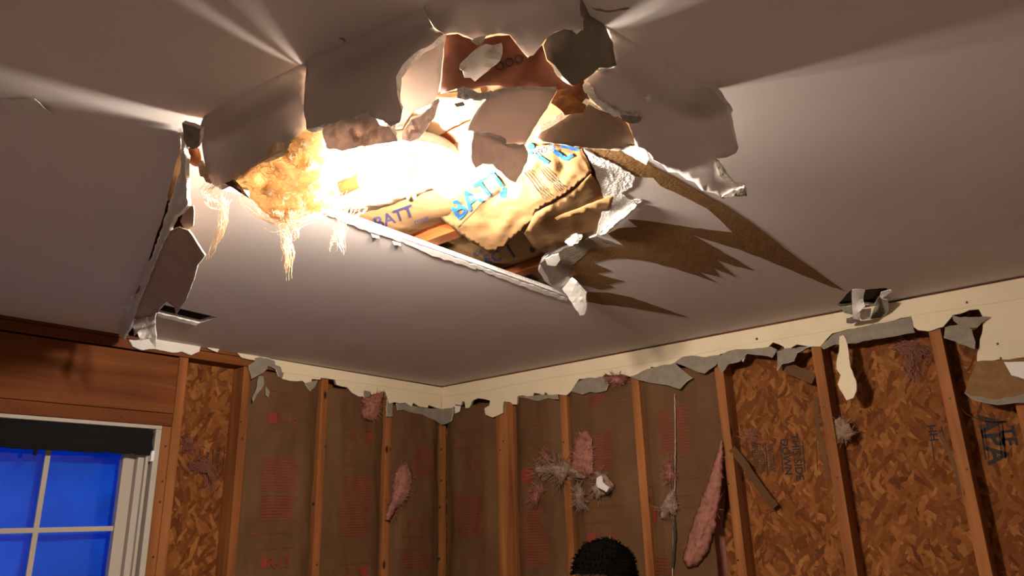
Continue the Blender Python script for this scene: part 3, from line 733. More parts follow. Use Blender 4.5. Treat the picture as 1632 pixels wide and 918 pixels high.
# ================================================================== CEILING DAMAGE
# --- torn paper face and bare gypsum around the hole (shallow layers on the board)
BP = [(937, 236), (979, 240), (1013, 247), (1047, 269.5), (1080, 286), (1109, 303), (1154, 327), (1210, 365), (1266, 407.6), (1345, 464), (1306, 450), (1252, 427), (1182, 399), (1140, 386), (1097, 372), (1165, 410), (1202, 431.5), (1171, 424.5), (1140, 413), (1173, 442), (1137, 427), (1148, 442), (1114, 434), (1143, 451), (1109, 438.6), (1069, 426), (1021, 414.6), (999, 412), (970, 413), (945, 419), (975, 432.4), (951, 436), (995, 448), (970, 454), (979, 458), (960, 462), (930, 455), (905, 440), (910, 425), (930, 405), (942, 393), (960, 383), (996, 394), (968, 372), (985, 364), (1016, 362.5), (1001, 350), (1041, 354), (1097, 362.5), (1168, 371), (1148, 351), (1125, 331.5), (1092, 314.6), (1052, 296), (1041, 283.5), (1013, 281), (993, 269.5), (979, 261), (951, 250)]
sheet('torn_paper_layer', [(x, y, .0012) for x, y in BP], .001, ['brown_paper']*3, ceiling, PC, res=10, jag=.7, noise_amp=.0006, seed=60)
sheet('torn_paper_layer', [(x, y, .0012) for x, y in [(905, 470), (934, 466), (969, 466), (1005, 473.6), (1049, 489), (1097, 506), (1060, 500), (1005, 490), (961, 486), (936, 481)]], .001, ['brown_paper']*3, ceiling, PC, res=10, jag=.6, noise_amp=.0005, seed=61)
sheet('bare_gypsum', [(x, y, .003) for x, y in [(930, 237), (951, 250), (979, 261), (1012, 281), (1008, 298), (990, 308), (1004, 318), (1022, 319), (1000, 334), (985, 346), (968, 360), (955, 374), (951, 374), (956, 352), (962, 330), (962, 316), (954, 290), (944, 264)]], .003, ['gypsum']*3, ceiling, PC, res=5, jag=1.4, noise_amp=.0022, nscale=3, seed=62)
sheet('bare_gypsum', [(955, 374, .004), (985, 346, .004), (1022, 319, .002), (1000, 338, .014), (978, 356, .018), (962, 372, .016)], .004, ['gypsum']*3, ceiling, PC, res=5, jag=1, noise_amp=.002, nscale=3, seed=63)
sheet('bare_gypsum', [(860, 420, .001), (900, 395, .001), (950, 377, .001), (996, 393, .001), (945, 395, .002), (910, 425, .002), (905, 440, .002), (880, 455, .001)], .001, ['gypsum_grey']*3, ceiling, PC, res=7, jag=1, noise_amp=.0005, seed=64)  # greyer gypsum; its darker tone also paints the shade lying here
sheet('paper_scrap', [(869, 413, .010), (880, 407, .010), (890, 405, .012), (893, 414, .014), (886, 424, .016), (872, 422, .014)], .003, ['tape', 'back_paper', 'gypsum'], ceiling, PC, res=5, noise_amp=.002, seed=65)
sheet('gypsum_crumb', [(900, 386, .006), (915, 376, .008), (928, 378, .010), (921, 388, .014), (908, 392, .014)], .008, ['gypsum']*3, ceiling, PC, res=4, noise_amp=.006, nscale=4, seed=66)
# the shard standing out of the seam
sheet('hanging_board_shard', [(896, 460, .01), (908, 445, .012), (917, 452, .03), (934, 470, .05), (935, 490, .065), (931, 502, .075), (924, 503, .075), (914, 488, .055), (905, 472, .03)], .010, ['tape', 'back_paper', 'gypsum'], ceiling, PC, res=5, jag=1.2, noise_amp=.004, nscale=6, seed=67)
# frayed paper layers along the straight factory seam
for k, (x0, y0, x1, y1, w_) in enumerate([(518, 337, 640, 381, 5), (636, 380, 760, 424, 6), (752, 421, 905, 476, 5)]):
    L = math.hypot(x1-x0, y1-y0); nx_, ny_ = -(y1-y0)/L, (x1-x0)/L
    sheet('seam_paper_edge', [(x0, y0, .001), (x1, y1, .001), (x1+nx_*w_, y1+ny_*w_, .003), ((x0+x1)/2+nx_*w_*1.3, (y0+y1)/2+ny_*w_*1.3, .004), (x0+nx_*w_*.6, y0+ny_*w_*.6, .002)], .0015, ['tape', 'tape', 'gypsum'], ceiling, PC, res=6, jag=1.3, noise_amp=.002, nscale=8, seed=70+k)
for k, (x, y) in enumerate([(597, 375), (631, 387)]):
    sheet('paper_scrap', [(x-6, y-3, .001), (x+7, y+1, .001), (x+8, y+5, .008), (x-3, y+3, .006)], .001, ['tape', 'back_paper', 'gypsum'], ceiling, PC, res=5, seed=75+k)

# --- sagging board around the hole
A = [(325, 185, .0), (345, 173, .0), (400, 142, 0), (490, 97, .0), (487, 130, .022), (486, 165, .06), (488, 203, .10), (478, 211, .11), (470, 218, .118), (458, 238, .125), (445, 243, .13), (432, 250, .13), (418, 258, .13), (405, 266, .125), (392, 281, .12), (372, 292, .11), (355, 303, .09), (336, 292, .06), (328, 270, .06), (322, 235, .07), (320, 207, .085), (320, 200, .09), (322, 192, .09)]
sheet('sagging_board', A, .0127, DW, ceiling, PC, res=10, jag=1.2, noise_amp=.001, keep={0, 1, 2, 3, 16, 17, 18, 19, 20, 21, 22}, smooth=True, seed=80, hinge=[(325, 185), (345, 173), (400, 142), (490, 97)])
Bp = [(490, 97, .0), (560, 68, .0), (675, 12, 0), (683, 30, .015), (691, 45, .025), (707, 54, .035), (690, 69, .055), (662, 84, .075), (641, 104, .095), (631, 122, .11), (633, 150, .13), (641, 176, .15), (637, 195, .16), (623, 202, .162), (610, 192, .158), (590, 184, .155), (575, 187, .155), (560, 195, .155), (545, 189, .15), (520, 196, .148), (505, 203, .145), (488, 206, .14), (484, 170, .095), (486, 130, .045)]
sheet('sagging_board', Bp, .0127, DW, ceiling, PC, res=10, jag=1.2, noise_amp=.001, keep={0, 1, 22, 23}, smooth=True, seed=81, hinge=[(490, 97), (560, 68), (675, 12)])
Cp = [(675, 12, 0), (700, -45, 0), (900, -55, 0), (925, -8, .0), (921, 10, .01), (930, 30, .025), (928, 47, .045), (905, 45, .05), (885, 50, .06), (870, 62, .065), (864, 70, .07), (850, 88, .075), (841, 90, .075), (828, 76, .07), (812, 55, .06), (795, 53, .055), (780, 56, .055), (757, 64, .05), (745, 58, .05), (728, 52, .045), (708, 55, .04), (692, 44, .025), (684, 30, .015)]
sheet('sagging_board', Cp, .0127, DW, ceiling, PC, res=10, jag=1.0, noise_amp=.001, keep={0, 1, 2}, smooth=True, seed=82, hinge=[(675, 12), (700, -45), (900, -55), (925, -8)])
Dp = [(866, 72, .055), (872, 57, .05), (890, 46, .045), (913, 43, .04), (930, 49, .035), (924, 14, .008), (925, -8, .0), (940, 25, .0), (962, 38, .0), (977, 68, .016), (983, 104, .044), (968, 108, .066), (955, 108, .07), (946, 117, .08), (930, 128, .095), (912, 137, .105), (897, 122, .10), (884, 104, .09), (872, 95, .075)]
sheet('sagging_board', Dp, .0127, ['gypsum_grey', 'back_paper', 'gypsum'], ceiling, PC, res=8, jag=1.3, noise_amp=.003, smooth=True, seed=83, keep={5, 6, 7})  # grey front colour paints the shade on this turned-away board
Fp = [(962, 38, .0), (1040, 85, 0), (1115, 130, .004), (1140, 147, .045), (1155, 165, .065), (1162, 190, .08), (1168, 215, .09), (1177, 236, .088), (1173, 244, .09), (1158, 251, .09), (1140, 253, .09), (1144, 262, .09), (1147, 280, .092), (1160, 295, .096), (1174, 299, .1), (1186, 300, .105), (1190, 312, .108), (1168, 312, .104), (1152, 317, .10), (1140, 308, .098), (1118, 303, .095), (1107, 290, .09), (1094, 286, .088), (1080, 275, .084), (1065, 274, .084), (1055, 262, .09), (1040, 255, .093), (1034, 243, .094), (1026, 237, .094), (1013, 234, .092), (1012, 222, .09), (1008, 210, .088), (1003, 196, .085), (1024, 188, .08), (1005, 183, .083), (985, 181, .085), (966, 172, .085), (952, 160, .083), (942, 146, .078), (934, 133, .072), (941, 121, .065), (950, 114, .06), (979, 107, .05), (976, 78, .03)]
sheet('sagging_board', Fp, .0127, DW, ceiling, PC, res=10, jag=1.2, noise_amp=.001, keep={0, 1}, smooth=True, seed=84, hinge=[(962, 38), (1040, 85), (1115, 130)], ease=60)
# ragged gypsum and underside bits greyed to paint their shade on the right flap
sheet('gypsum_crumb', [(x, y, d+.022) for x, y, d in [(985, 182, .066), (1005, 184, .066), (1026, 186, .062), (1018, 195, .07), (1004, 197, .072), (992, 192, .07)]], .005, GR, ceiling, PC, res=4, noise_amp=.004, nscale=4, seed=85)
sheet('gypsum_crumb', [(1140, 255, .093), (1146, 258, .095), (1158, 275, .098), (1172, 294, .104), (1160, 292, .1), (1147, 280, .096)], .003, GR, ceiling, PC, res=5, noise_amp=.002, seed=86)
sheet('gypsum_crumb', [(1150, 314, .102), (1168, 303, .104), (1186, 300, .108), (1191, 313, .112), (1170, 312, .11)], .004, GR, ceiling, PC, res=5, noise_amp=.002, seed=87)
sheet('gypsum_crumb', [(x, y, d+.018) for x, y, d in [(932, 134, .062), (940, 138, .064), (955, 160, .068), (975, 172, .07), (990, 184, .072), (978, 186, .074), (962, 176, .074), (944, 160, .07), (930, 144, .066)]], .006, ['gypsum']*3, ceiling, PC, res=4, jag=1.6, noise_amp=.006, nscale=4, seed=88)
sheet('paper_scrap', [(985, 238, .075), (1013, 234, .085), (1028, 237, .09), (1034, 252, .09), (1030, 263, .085), (1008, 250, .08)], .003, ['tape', 'back_paper', 'gypsum'], ceiling, PC, res=6, noise_amp=.002, seed=89)
sheet('nail_pop', [(x, y, d+.012) for x, y, d in [(1029, 155, .059), (1033, 153, .06), (1037, 156, .06), (1036, 161, .06), (1031, 161, .06)]], .003, ['gypsum']*3, ceiling, PC, res=3, noise_amp=.003, nscale=2, seed=90)
# board leaves that hang further into the opening
B2 = [(708, 56, .05), (706, 90, .07), (703, 122, .09), (698, 150, .11), (690, 166, .12), (662, 176, .13), (646, 190, .14), (641, 205, .142), (630, 206, .142), (636, 195, .138), (641, 176, .128), (634, 150, .115), (632, 122, .10), (642, 104, .09), (662, 85, .07), (690, 69, .055)]
sheet('hanging_board', [(x, y, d-.018) for x, y, d in B2], .0127, DW, ceiling, PC, res=9, jag=.6, noise_amp=.001, smooth=True, seed=91)
G = [(745, 208, .16), (755, 185, .15), (768, 166, .145), (785, 151, .14), (800, 145, .135), (830, 142, .13), (888, 143, .12), (872, 173, .13), (850, 206, .145), (836, 233, .158), (822, 235, .16), (806, 230, .162), (795, 222, .162), (775, 216, .162), (760, 213, .162)]
sheet('hanging_board', G, .006, ['torn_board', 'torn_board', 'gypsum'], ceiling, PC, res=9, jag=.8, noise_amp=.002, crease=.004, smooth=True, seed=92)
Ip = [(754, 214, .165), (775, 216, .166), (790, 220, .167), (806, 227, .168), (808, 234, .168), (836, 234, .166), (842, 246, .168), (840, 258, .172), (832, 275, .178), (822, 291, .184), (812, 287, .184), (800, 275, .18), (790, 268, .178), (785, 262, .176), (770, 261, .176), (758, 268, .178), (752, 258, .176), (751, 235, .17)]
sheet('hanging_board', Ip, .006, ['torn_board', 'torn_board', 'gypsum'], ceiling, PC, res=7, jag=1.6, noise_amp=.004, nscale=9, seed=93)
Hp = [(850, 226, .10), (862, 211, .10), (890, 195, .095), (906, 184, .09), (932, 173, .08), (938, 166, .075), (952, 174, .075), (985, 184, .07), (1000, 198, .068), (1007, 214, .07), (1013, 235, .074), (985, 241, .075), (960, 238, .08), (925, 235, .09), (885, 229, .10)]
sheet('hanging_board', [(x, y, d+.012) if x < 955 else (x, y, d+.002) for x, y, d in Hp], .0127, ['back_paper', 'ceiling_paint', 'gypsum'], ceiling, PC, res=9, jag=.7, noise_amp=.002, smooth=True, seed=94)
J1 = [(x, y, d+.02) for x, y, d in [(513, 208, .13), (522, 198, .13), (540, 193, .132), (556, 190, .134), (560, 198, .135), (573, 188, .137), (587, 183, .137), (600, 190, .138), (606, 200, .14), (622, 203, .142), (631, 216, .145), (634, 226, .146), (600, 229, .148), (575, 233, .15), (545, 241, .15), (520, 236, .145), (516, 222, .138)]]
sheet('hanging_board', J1, .006, ['torn_board', 'torn_board', 'gypsum'], ceiling, PC, res=6, jag=1.4, noise_amp=.012, nscale=10, seed=95)
J2 = [(641, 222, .15), (643, 206, .148), (655, 191, .145), (675, 181, .14), (690, 168, .135), (701, 161, .13), (694, 184, .14), (682, 201, .15), (668, 220, .158), (655, 227, .158)]
sheet('hanging_board', J2, .006, ['torn_board', 'torn_board', 'gypsum'], ceiling, PC, res=6, jag=1.4, noise_amp=.010, nscale=10, seed=96)
sheet('gypsum_crumb', [(728, 142, .13), (738, 138, .13), (760, 147, .135), (790, 146, .137), (800, 150, .138), (785, 158, .143), (760, 155, .145), (742, 160, .146), (728, 156, .14)], .006, ['gypsum']*3, ceiling, PC, res=5, jag=1.5, noise_amp=.008, nscale=5, seed=97)
sheet('paper_scrap', [(724, 166, .15), (738, 163, .15), (741, 168, .152), (728, 171, .153)], .002, ['tape', 'back_paper', 'gypsum'], ceiling, PC, res=4, seed=98)

# --- kraft facing hanging between the board and the lamp
K = [(702, 150, .105), (706, 100, .07), (709, 56, .03), (730, 54, .03), (757, 66, .035), (790, 57, .032), (812, 56, .032), (826, 74, .045), (841, 92, .055), (864, 72, .05), (871, 96, .06), (890, 121, .08), (912, 138, .09), (930, 126, .085), (938, 118, .075), (934, 136, .085), (941, 152, .09), (937, 166, .098), (906, 162, .108), (890, 143, .112), (830, 144, .122), (795, 136, .118), (765, 138, .122), (735, 144, .122), (728, 141, .122)]
kr = empty('kraft_facing', tuple(PC(800, 110, .1)), 'red-brown kraft insulation facing hanging in the top of the ceiling hole', 'insulation facing')
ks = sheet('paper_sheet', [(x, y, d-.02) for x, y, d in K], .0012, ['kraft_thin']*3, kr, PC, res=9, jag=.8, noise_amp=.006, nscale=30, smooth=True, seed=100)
print_on_sheet(ks, 'OOO', (812, 100), -.35, 20, 'ink_black')
sheet('board_scrap', [(733, 102, .09), (760, 79, .078), (775, 71, .072), (786, 72, .07), (798, 69, .07), (801, 85, .08), (797, 97, .088), (783, 108, .095), (770, 119, .10), (757, 130, .108), (750, 124, .105), (740, 124, .105), (738, 113, .10), (732, 109, .095)], .006, ['tape', 'back_paper', 'gypsum'], ceiling, PC, res=7, jag=1.3, noise_amp=.001, seed=101)
sheet('board_scrap', [(750, 65, .06), (762, 60, .058), (774, 57, .058), (768, 70, .064), (760, 72, .066)], .004, ['tape', 'back_paper', 'gypsum'], ceiling, PC, res=5, jag=.6, seed=102)
kt = sheet('kraft_scrap', [(888, 144, .10), (905, 142, .098), (914, 154, .10), (935, 168, .10), (930, 180, .11), (915, 181, .115), (900, 184, .118), (892, 174, .118), (878, 164, .115)], .0012, ['kraft']*3, None, PC, res=6, jag=1, noise_amp=.008, nscale=12, seed=103)
tag(kt.obj, 'small curled tan kraft scrap at the edge of the right ceiling flap', 'paper scrap')

# --- batts in the joist bays above the hole
def ceil_batt(x0, x1, y0, y1, seed, label, zoff=.03):
    nx, ny = 14, 34; vs, fs = [], []
    for j in range(ny+1):
        for i in range(nx+1):
            x = x0+(x1-x0)*i/nx; y = y0+(y1-y0)*j/ny; e = min(i, nx-i)/nx
            vs.append((x, y, H+zoff+.012-.018*min(1, e*4)+.008*noise.noise(Vector((x*8, y*8, seed)))))
    for j in range(ny):
        for i in range(nx): a = j*(nx+1)+i; fs.append((a, a+nx+1, a+nx+2, a+1))
    b = len(vs); vs += [(v[0], v[1], H+.15) for v in vs]; nf = len(fs); fs += [tuple(i+b for i in f[::-1]) for f in fs]
    bnd = [i for i in range(nx+1)]+[(j+1)*(nx+1)-1 for j in range(1, ny+1)]+[ny*(nx+1)+i for i in range(nx-1, -1, -1)]+[j*(nx+1) for j in range(ny-1, 0, -1)]
    for k in range(len(bnd)): p, q = bnd[k], bnd[(k+1) % len(bnd)]; fs.append((p, q, q+b, p+b))
    o = mk('ceiling_batt', vs, fs, ['kraft', 'pale_fiber'], None, [0]*nf+[1]*(len(fs)-nf), smooth=True)
    return tag(o, label, 'insulation', 'batts between the ceiling joists')
cbs = []
labs = ['kraft batt above the far left edge of the ceiling hole', 'kraft batt left of the lamp above the ceiling hole', 'kraft batt printed BATT behind the lamp above the hole', 'kraft batt with dark print at the right end of the straight seam', 'kraft batt above the right ceiling flap']
for k in range(5):
    cbs.append(ceil_batt(JX[k]+.024, JX[k+1]-.024, -2.85, -1.25, k, labs[k]))
class Flat: pass
cs = Flat(); cs.surf = PC; cs.depth = lambda x, y: -.022; cs.obj = cbs[2]
print_on_sheet(cs, 'BATT', (628, 347), -.35, 27, 'ink_purple', off=.004)
print_on_sheet(cs, 'ECOSE', (672, 352), -.35, 8, 'ink_purple', off=.004)
cs.obj = cbs[3]
print_on_sheet(cs, 'EC', (785, 412), -.38, 24, 'ink_purple', off=.004)
print_on_sheet(cs, 'R38', (762, 404), -.38, 10, 'ink_purple', off=.004)
shape_on_sheet(cs, [disc(849, 398, 5), disc(857, 395, 3)], 'ink_black', off=.004); print_on_sheet(cs, 'ECOSE', (878, 392), -.3, 10, 'ink_black', off=.004)
shape_on_sheet(cs, [bar(800, 378, 820, 410, 4)], 'ink_purple', off=.004)

# --- the loose printed kraft sheet lit by the lamp
lk = empty('loose_kraft_sheet', tuple(PC(800, 320, .06)), 'crumpled tan kraft sheet with blue lettering, brightly lit beside the lamp', 'insulation facing')
M1 = [(672, 316, -.01), (690, 335, .0), (704, 349, .01), (738, 378, .03), (782, 404, .05), (800, 396, .052), (818, 380, .052), (838, 362, .05), (850, 350, .05), (853, 338, .05), (880, 322, .05), (910, 303, .05), (943, 274, .045), (936, 256, .035), (927, 238, .025), (885, 229, .015), (848, 233, .012), (842, 245, .01), (800, 258, .0), (740, 256, -.012), (700, 280, -.012)]
m1 = sheet('paper_sheet', [(x, y, d-.034) for x, y, d in M1], .0015, ['kraft']*3, lk, PC, res=5, jag=.7, noise_amp=.006, nscale=24, crease=.010, smooth=True, seed=110)
print_on_sheet(m1, 'BATT', (762, 310), -.66, 42, 'ink_blue', off=.009)
print_on_sheet(m1, 'ECOSE', (866, 239), math.pi-.38, 13, 'ink_blue', off=.004)
shape_on_sheet(m1, [disc(846, 234, 6), disc(845, 245, 4)], 'ink_blue', off=.004)
shape_on_sheet(m1, [bar(858, 249, 874, 260, 6), bar(882, 240, 902, 254, 7), bar(900, 255, 913, 247, 6), bar(893, 232, 922, 239, 5)], 'ink_blue', off=.004)
shape_on_sheet(m1, [disc(804, 302, 4), disc(802, 310, 6)], 'ink_blue', off=.004); print_on_sheet(m1, 'ECOSE', (786, 310), -.5, 8, 'ink_grey', off=.004)
shape_on_sheet(m1, [bar(834+3.5*k, 274-1.5*k, 868+3.5*k, 318-2*k, 1.3) for k in range(4)]+[bar(859+3.5*k, 270-1.5*k, 890+3.5*k, 306-1.5*k, 1.3) for k in range(4)], 'ink_grey', off=.004)
shape_on_sheet(m1, [bar(730, 362, 770, 322, 1), bar(770, 322, 796, 304, 1)], 'ink_grey', off=.004)
# a second, darker leaf behind it
l2 = sheet('kraft_leaf', [(x, y, d-.016) for x, y, d in [(835, 372, .03), (853, 340, .035), (880, 324, .03), (912, 304, .03), (942, 278, .028), (952, 290, .02), (961, 305, .016), (975, 314, .012), (975, 328, .012), (960, 346, .012), (950, 372, .012), (920, 386, .014), (898, 392, .016), (870, 404, .018), (850, 395, .02)]], .0015, ['kraft']*3, lk, PC, res=8, jag=.8, noise_amp=.004, nscale=26, crease=.005, smooth=True, seed=111)
sheet('kraft_leaf', [(838, 372, .012), (860, 356, .012), (960, 318, .010), (978, 313, .008), (974, 332, .008), (962, 344, -.004), (930, 352, -.004), (880, 374, -.004)], .0015, ['kraft']*3, lk, PC, res=8, jag=.7, noise_amp=.003, nscale=26, crease=.003, smooth=True, seed=112)

# --- lamp
LC = PC(656, 262, .014)
lamp = empty('ceiling_lamp', tuple(LC), 'round flush-mount ceiling lamp without its shade, glowing white in the hole', 'lamp')
def ring_profile(prof, n=40):
    vs, fs = [], []
    for k in range(n):
        th = 2*math.pi*k/n
        for r_, z in prof: vs.append((LC[0]+r_*math.cos(th), LC[1]+r_*math.sin(th), LC[2]+z))
    m_ = len(prof)
    for k in range(n):
        for i in range(m_-1): a, b = k*m_+i, ((k+1) % n)*m_+i; fs.append((a, b, b+1, a+1))
    return vs, fs
mk('pan', *ring_profile([(.001, .03), (.085, .03), (.097, .026), (.101, .018), (.102, .004), (.099, .0), (.094, .002), (.093, .010), (.089, .012), (.085, .008), (.081, .010), (.078, .018), (.04, .022), (.001, .022)]), 'metal_white', lamp, smooth=True)
mk('mounting_rod', *ring_profile([(.001, -.072), (.004, -.072), (.004, .024), (.001, .024)], 10), 'brass', lamp)
mk('finial_nut', *ring_profile([(.001, -.086), (.006, -.084), (.010, -.078), (.010, -.070), (.005, -.066), (.001, -.066)], 14), 'brass', lamp, smooth=True)
for k, ang in enumerate((2.45, 5.6)):
    ax = Vector((math.cos(ang), math.sin(ang), -.12)).normalized(); up = ax.orthogonal().normalized(); sd = ax.cross(up)
    org = Vector(LC)+Vector((0, 0, -.030))
    def lathe(prof, n=18):
        vs, fs = [], []
        for i in range(n):
            th = 2*math.pi*i/n
            for a, r_ in prof: vs.append(org+ax*a+up*math.cos(th)*r_+sd*math.sin(th)*r_)
        m_ = len(prof)
        for i in range(n):
            for j in range(m_-1): a, b = i*m_+j, ((i+1) % n)*m_+j; fs.append((a, b, b+1, a+1))
        return vs, fs
    mk('socket', *lathe([(.004, .001), (.004, .016), (.03, .017), (.034, .014), (.034, .001)]), 'metal_white', lamp, smooth=True)
    mk('socket_bracket', boxv(org+Vector((ax.x*.012-.006, ax.y*.012-.006, .012)), org+Vector((ax.x*.012+.006, ax.y*.012+.006, .052))), BOXF, 'metal_white', lamp)
    mk('bulb', *lathe([(.034, .001), (.034, .0125), (.045, .014), (.058, .021), (.072, .028), (.084, .030), (.096, .027), (.104, .019), (.109, .009), (.110, .001)]), 'bulb_glow', lamp, smooth=True)

# --- glowing glass-fibre insulation spilling out left of the lamp
fb = empty('hanging_insulation', tuple(PC(450, 290, .12)), 'glowing yellow fibreglass insulation spilling from the left end of the hole', 'insulation')
Np = [(360, 293, .085), (378, 286, .09), (400, 266, .10), (424, 250, .105), (440, 240, .105), (456, 240, .105), (476, 216, .10), (498, 205, .10), (513, 210, .105), (517, 240, .10), (522, 270, .09), (532, 305, .08), (542, 328, .07), (500, 338, .09), (480, 346, .11), (456, 356, .13), (436, 348, .135), (415, 333, .13), (398, 316, .12), (395, 300, .11), (378, 297, .10)]
ns = sheet('fibre_mat', [(x, y, d+.022) for x, y, d in Np], .014, ['fiber']*3, fb, PC, res=5, jag=2.0, noise_amp=.020, nscale=20, crease=.012, smooth=True, seed=120)
sheet('kraft_corner', [(358, 292, .112), (372, 286, .114), (384, 298, .13), (397, 316, .145), (385, 309, .14), (372, 300, .125)], .0012, ['kraft_thin']*3, fb, PC, res=6, jag=.6, noise_amp=.002, seed=121)
N2 = [(500, 216, -.02), (560, 196, -.02), (640, 178, -.02), (700, 148, -.02), (765, 148, -.02), (775, 200, -.02), (752, 250, -.02), (706, 296, -.02), (655, 316, -.022), (600, 335, -.024), (545, 338, -.02), (512, 300, -.02)]
sheet('fibre_mat', N2, .010, ['fiber']*3, fb, PC, res=9, jag=2.0, noise_amp=.008, nscale=18, smooth=True, seed=122)  # extra pale mat added behind the lamp so its surroundings blow out white
rnd = random.Random(12)
def vpath(pts): return [Vector(PC(*p)) for p in pts]
BUND = [([(440, 335, .12), (448, 355, .13), (455, 375, .14), (459, 400, .15), (455, 425, .155), (456, 448, .16)], 46, .004, .0035),
        ([(478, 335, .11), (475, 350, .12), (474, 365, .125), (473, 385, .13)], 22, .005, .003),
        ([(552, 300, .07), (548, 330, .08), (542, 355, .09), (539, 375, .095), (544, 390, .10), (546, 408, .10)], 40, .006, .0035),
        ([(541, 350, .085), (538, 372, .095), (530, 385, .10), (528, 405, .10)], 14, .003, .0025),
        ([(360, 293, .085), (345, 298, .09), (330, 310, .10), (335, 325, .105), (352, 330, .105), (358, 318, .10)], 26, .004, .004),
        ([(355, 298, .088), (357, 320, .10), (358, 345, .11), (352, 370, .12), (340, 395, .13), (332, 412, .135)], 34, .0035, .0025),
        ([(400, 318, .11), (420, 340, .13), (445, 352, .135), (470, 345, .125), (500, 338, .10), (540, 330, .08)], 60, .008, .008),
        ([(390, 318, .12), (385, 322, .125), (388, 316, .13)], 5, .002, .002),
        ([(575, 330, .06), (568, 340, .07), (566, 350, .07)], 16, .006, .004)]
for pth, n, a, b in BUND:
    v, f = strands(vpath(pth), int(n*.6), a*1.5, b*1.5, .00042, rnd, wig=.010)
    tag(mk('fibre_strands', v, f, 'fiber_strand', fb), kind='stuff')
v, f = [], []
for i in range(len(Np)-8):                  # fuzz along the upper torn edge of the mat
    p = Vector(PC(*Np[i])); q = Vector(PC(*Np[i+1]))
    s_ = strands([p, q], 10, .004, .004, .0005, rnd, wig=.012); b = len(v); v += s_[0]; f += [tuple(k+b for k in t_) for t_ in s_[1]]
tag(mk('fibre_strands', v, f, 'fiber_strand', fb), kind='stuff')

v, f = [], []                                # loose fibres lying over the mat
for i in range(420):
    while True:
        x, y = rnd.uniform(358, 545), rnd.uniform(203, 358)
        if inside((x, y), Np): break
    an = rnd.gauss(.9, .7); pts_ = []
    for k in range(6):
        xx, yy = x+math.cos(an)*k*3.5, y+math.sin(an)*k*3.5
        an += rnd.gauss(0, .35); pts_.append(Vector(PC(xx, yy, ns.depth(xx, yy)+.003+.002*k*rnd.random())))
    tv, tf = tube_path(pts_, .0004, 3); b = len(v); v += tv; f += [tuple(q+b for q in t_) for t_ in tf]
tag(mk('fibre_strands', v, f, 'fiber_strand', fb), kind='stuff')

# --- the split along the left: torn board hanging edge-on from the crack
sp = [(290, 204, .004), (294, 218, .045), (295, 266, .055), (298, 290, .055), (299, 326, .045), (290, 336, .05), (282, 342, .05), (276, 352, .05), (270, 365, .05), (261, 387, .052), (249, 415, .055), (235, 451, .058), (222, 484, .06), (213, 508, .06), (197, 541, .055), (193, 540, .03), (190, 530, .001), (198, 513, .001), (203, 486, .001), (206, 472, .001), (223, 463, .001), (222, 450, .001), (232, 424, .001), (243, 408, .001), (251, 381, .001), (260, 355, .001), (263, 345, .001), (273, 316, .001), (284, 280, .001), (288, 266, .001), (289, 235, .001)]
sheet('hanging_board_strip', sp, .008, ['gypsum', 'back_paper', 'gypsum'], ceiling, PC, res=5, jag=1.8, noise_amp=.006, nscale=5, power=4, seed=130)
leaf = [(272, 368, .052), (279, 364, .052), (285, 362, .055), (300, 367, .07), (309, 379, .085), (317, 392, .10), (327, 407, .115), (315, 422, .115), (309, 446, .115), (297, 477, .11), (280, 503, .105), (278, 489, .10), (266, 481, .09), (254, 491, .082), (248, 500, .078), (232, 506, .07), (213, 509, .061), (222, 485, .061), (235, 452, .059), (249, 416, .056), (261, 388, .053)]
sheet('hanging_paper_leaf', leaf, .003, ['back_paper', 'back_paper', 'gypsum'], ceiling, PC, res=7, jag=.7, noise_amp=.003, nscale=25, smooth=True, seed=131)
sheet('hanging_paper_leaf', [(296, 330, .04), (308, 328, .05), (309, 345, .055), (308, 360, .06), (300, 366, .06), (292, 362, .052), (287, 352, .045)], .002, ['back_paper', 'back_paper', 'gypsum'], ceiling, PC, res=6, jag=.8, noise_amp=.002, seed=132)
sheet('hanging_paper_leaf', [(213, 510, .064), (238, 505, .076), (249, 499, .08), (247, 512, .10), (249, 535, .15), (248, 556, .185), (243, 548, .17), (236, 538, .15), (224, 543, .155), (219, 530, .13), (213, 535, .135)], .002, ['tape', 'back_paper', 'gypsum'], ceiling, PC, res=6, jag=1.0, noise_amp=.002, seed=133)
sheet('hanging_board_strip', [(x, y, d+.045) for x, y, d in [(290, 196, .006), (320, 206, .03), (318, 232, .032), (308, 238, .03), (298, 234, .02), (292, 222, .012)]], .008, ['gypsum_grey', 'back_paper', 'gypsum'], ceiling, PC, res=5, jag=1, noise_amp=.006, nscale=6, seed=134)
sheet('kraft_scrap', [(294, 240, .012), (303, 232, .02), (318, 238, .035), (321, 256, .045), (314, 266, .045), (304, 262, .035), (297, 254, .02)], .001, ['kraft']*3, ceiling, PC, res=5, jag=.8, noise_amp=.006, nscale=9, seed=135)
sheet('hanging_paper_leaf', [(314, 262, .045), (322, 255, .05), (330, 272, .065), (337, 293, .08), (328, 290, .075), (324, 282, .07), (319, 281, .065)], .002, ['back_paper', 'back_paper', 'gypsum'], ceiling, PC, res=5, jag=1, seed=136)
# blistered tape seam near the left edge
sheet('blistered_tape', [(0, 158, .001), (30, 160, .008), (55, 158, .012), (68, 170, .014), (80, 181, .006), (62, 178, .004), (38, 174, .003), (10, 168, .002)], .001, ['tape', 'tape', 'gypsum'], ceiling, PC, res=6, jag=.9, noise_amp=.002, seed=137)
if 0: sheet('blistered_tape', [(60, 158, .001), (90, 160, .004), (140, 184, .004), (210, 225, .003), (290, 245, .002), (215, 235, .001), (150, 208, .001), (95, 178, .001)], .001, ['ceiling_paint', 'tape', 'gypsum'], ceiling, PC, res=9, jag=.5, noise_amp=.001, seed=138)
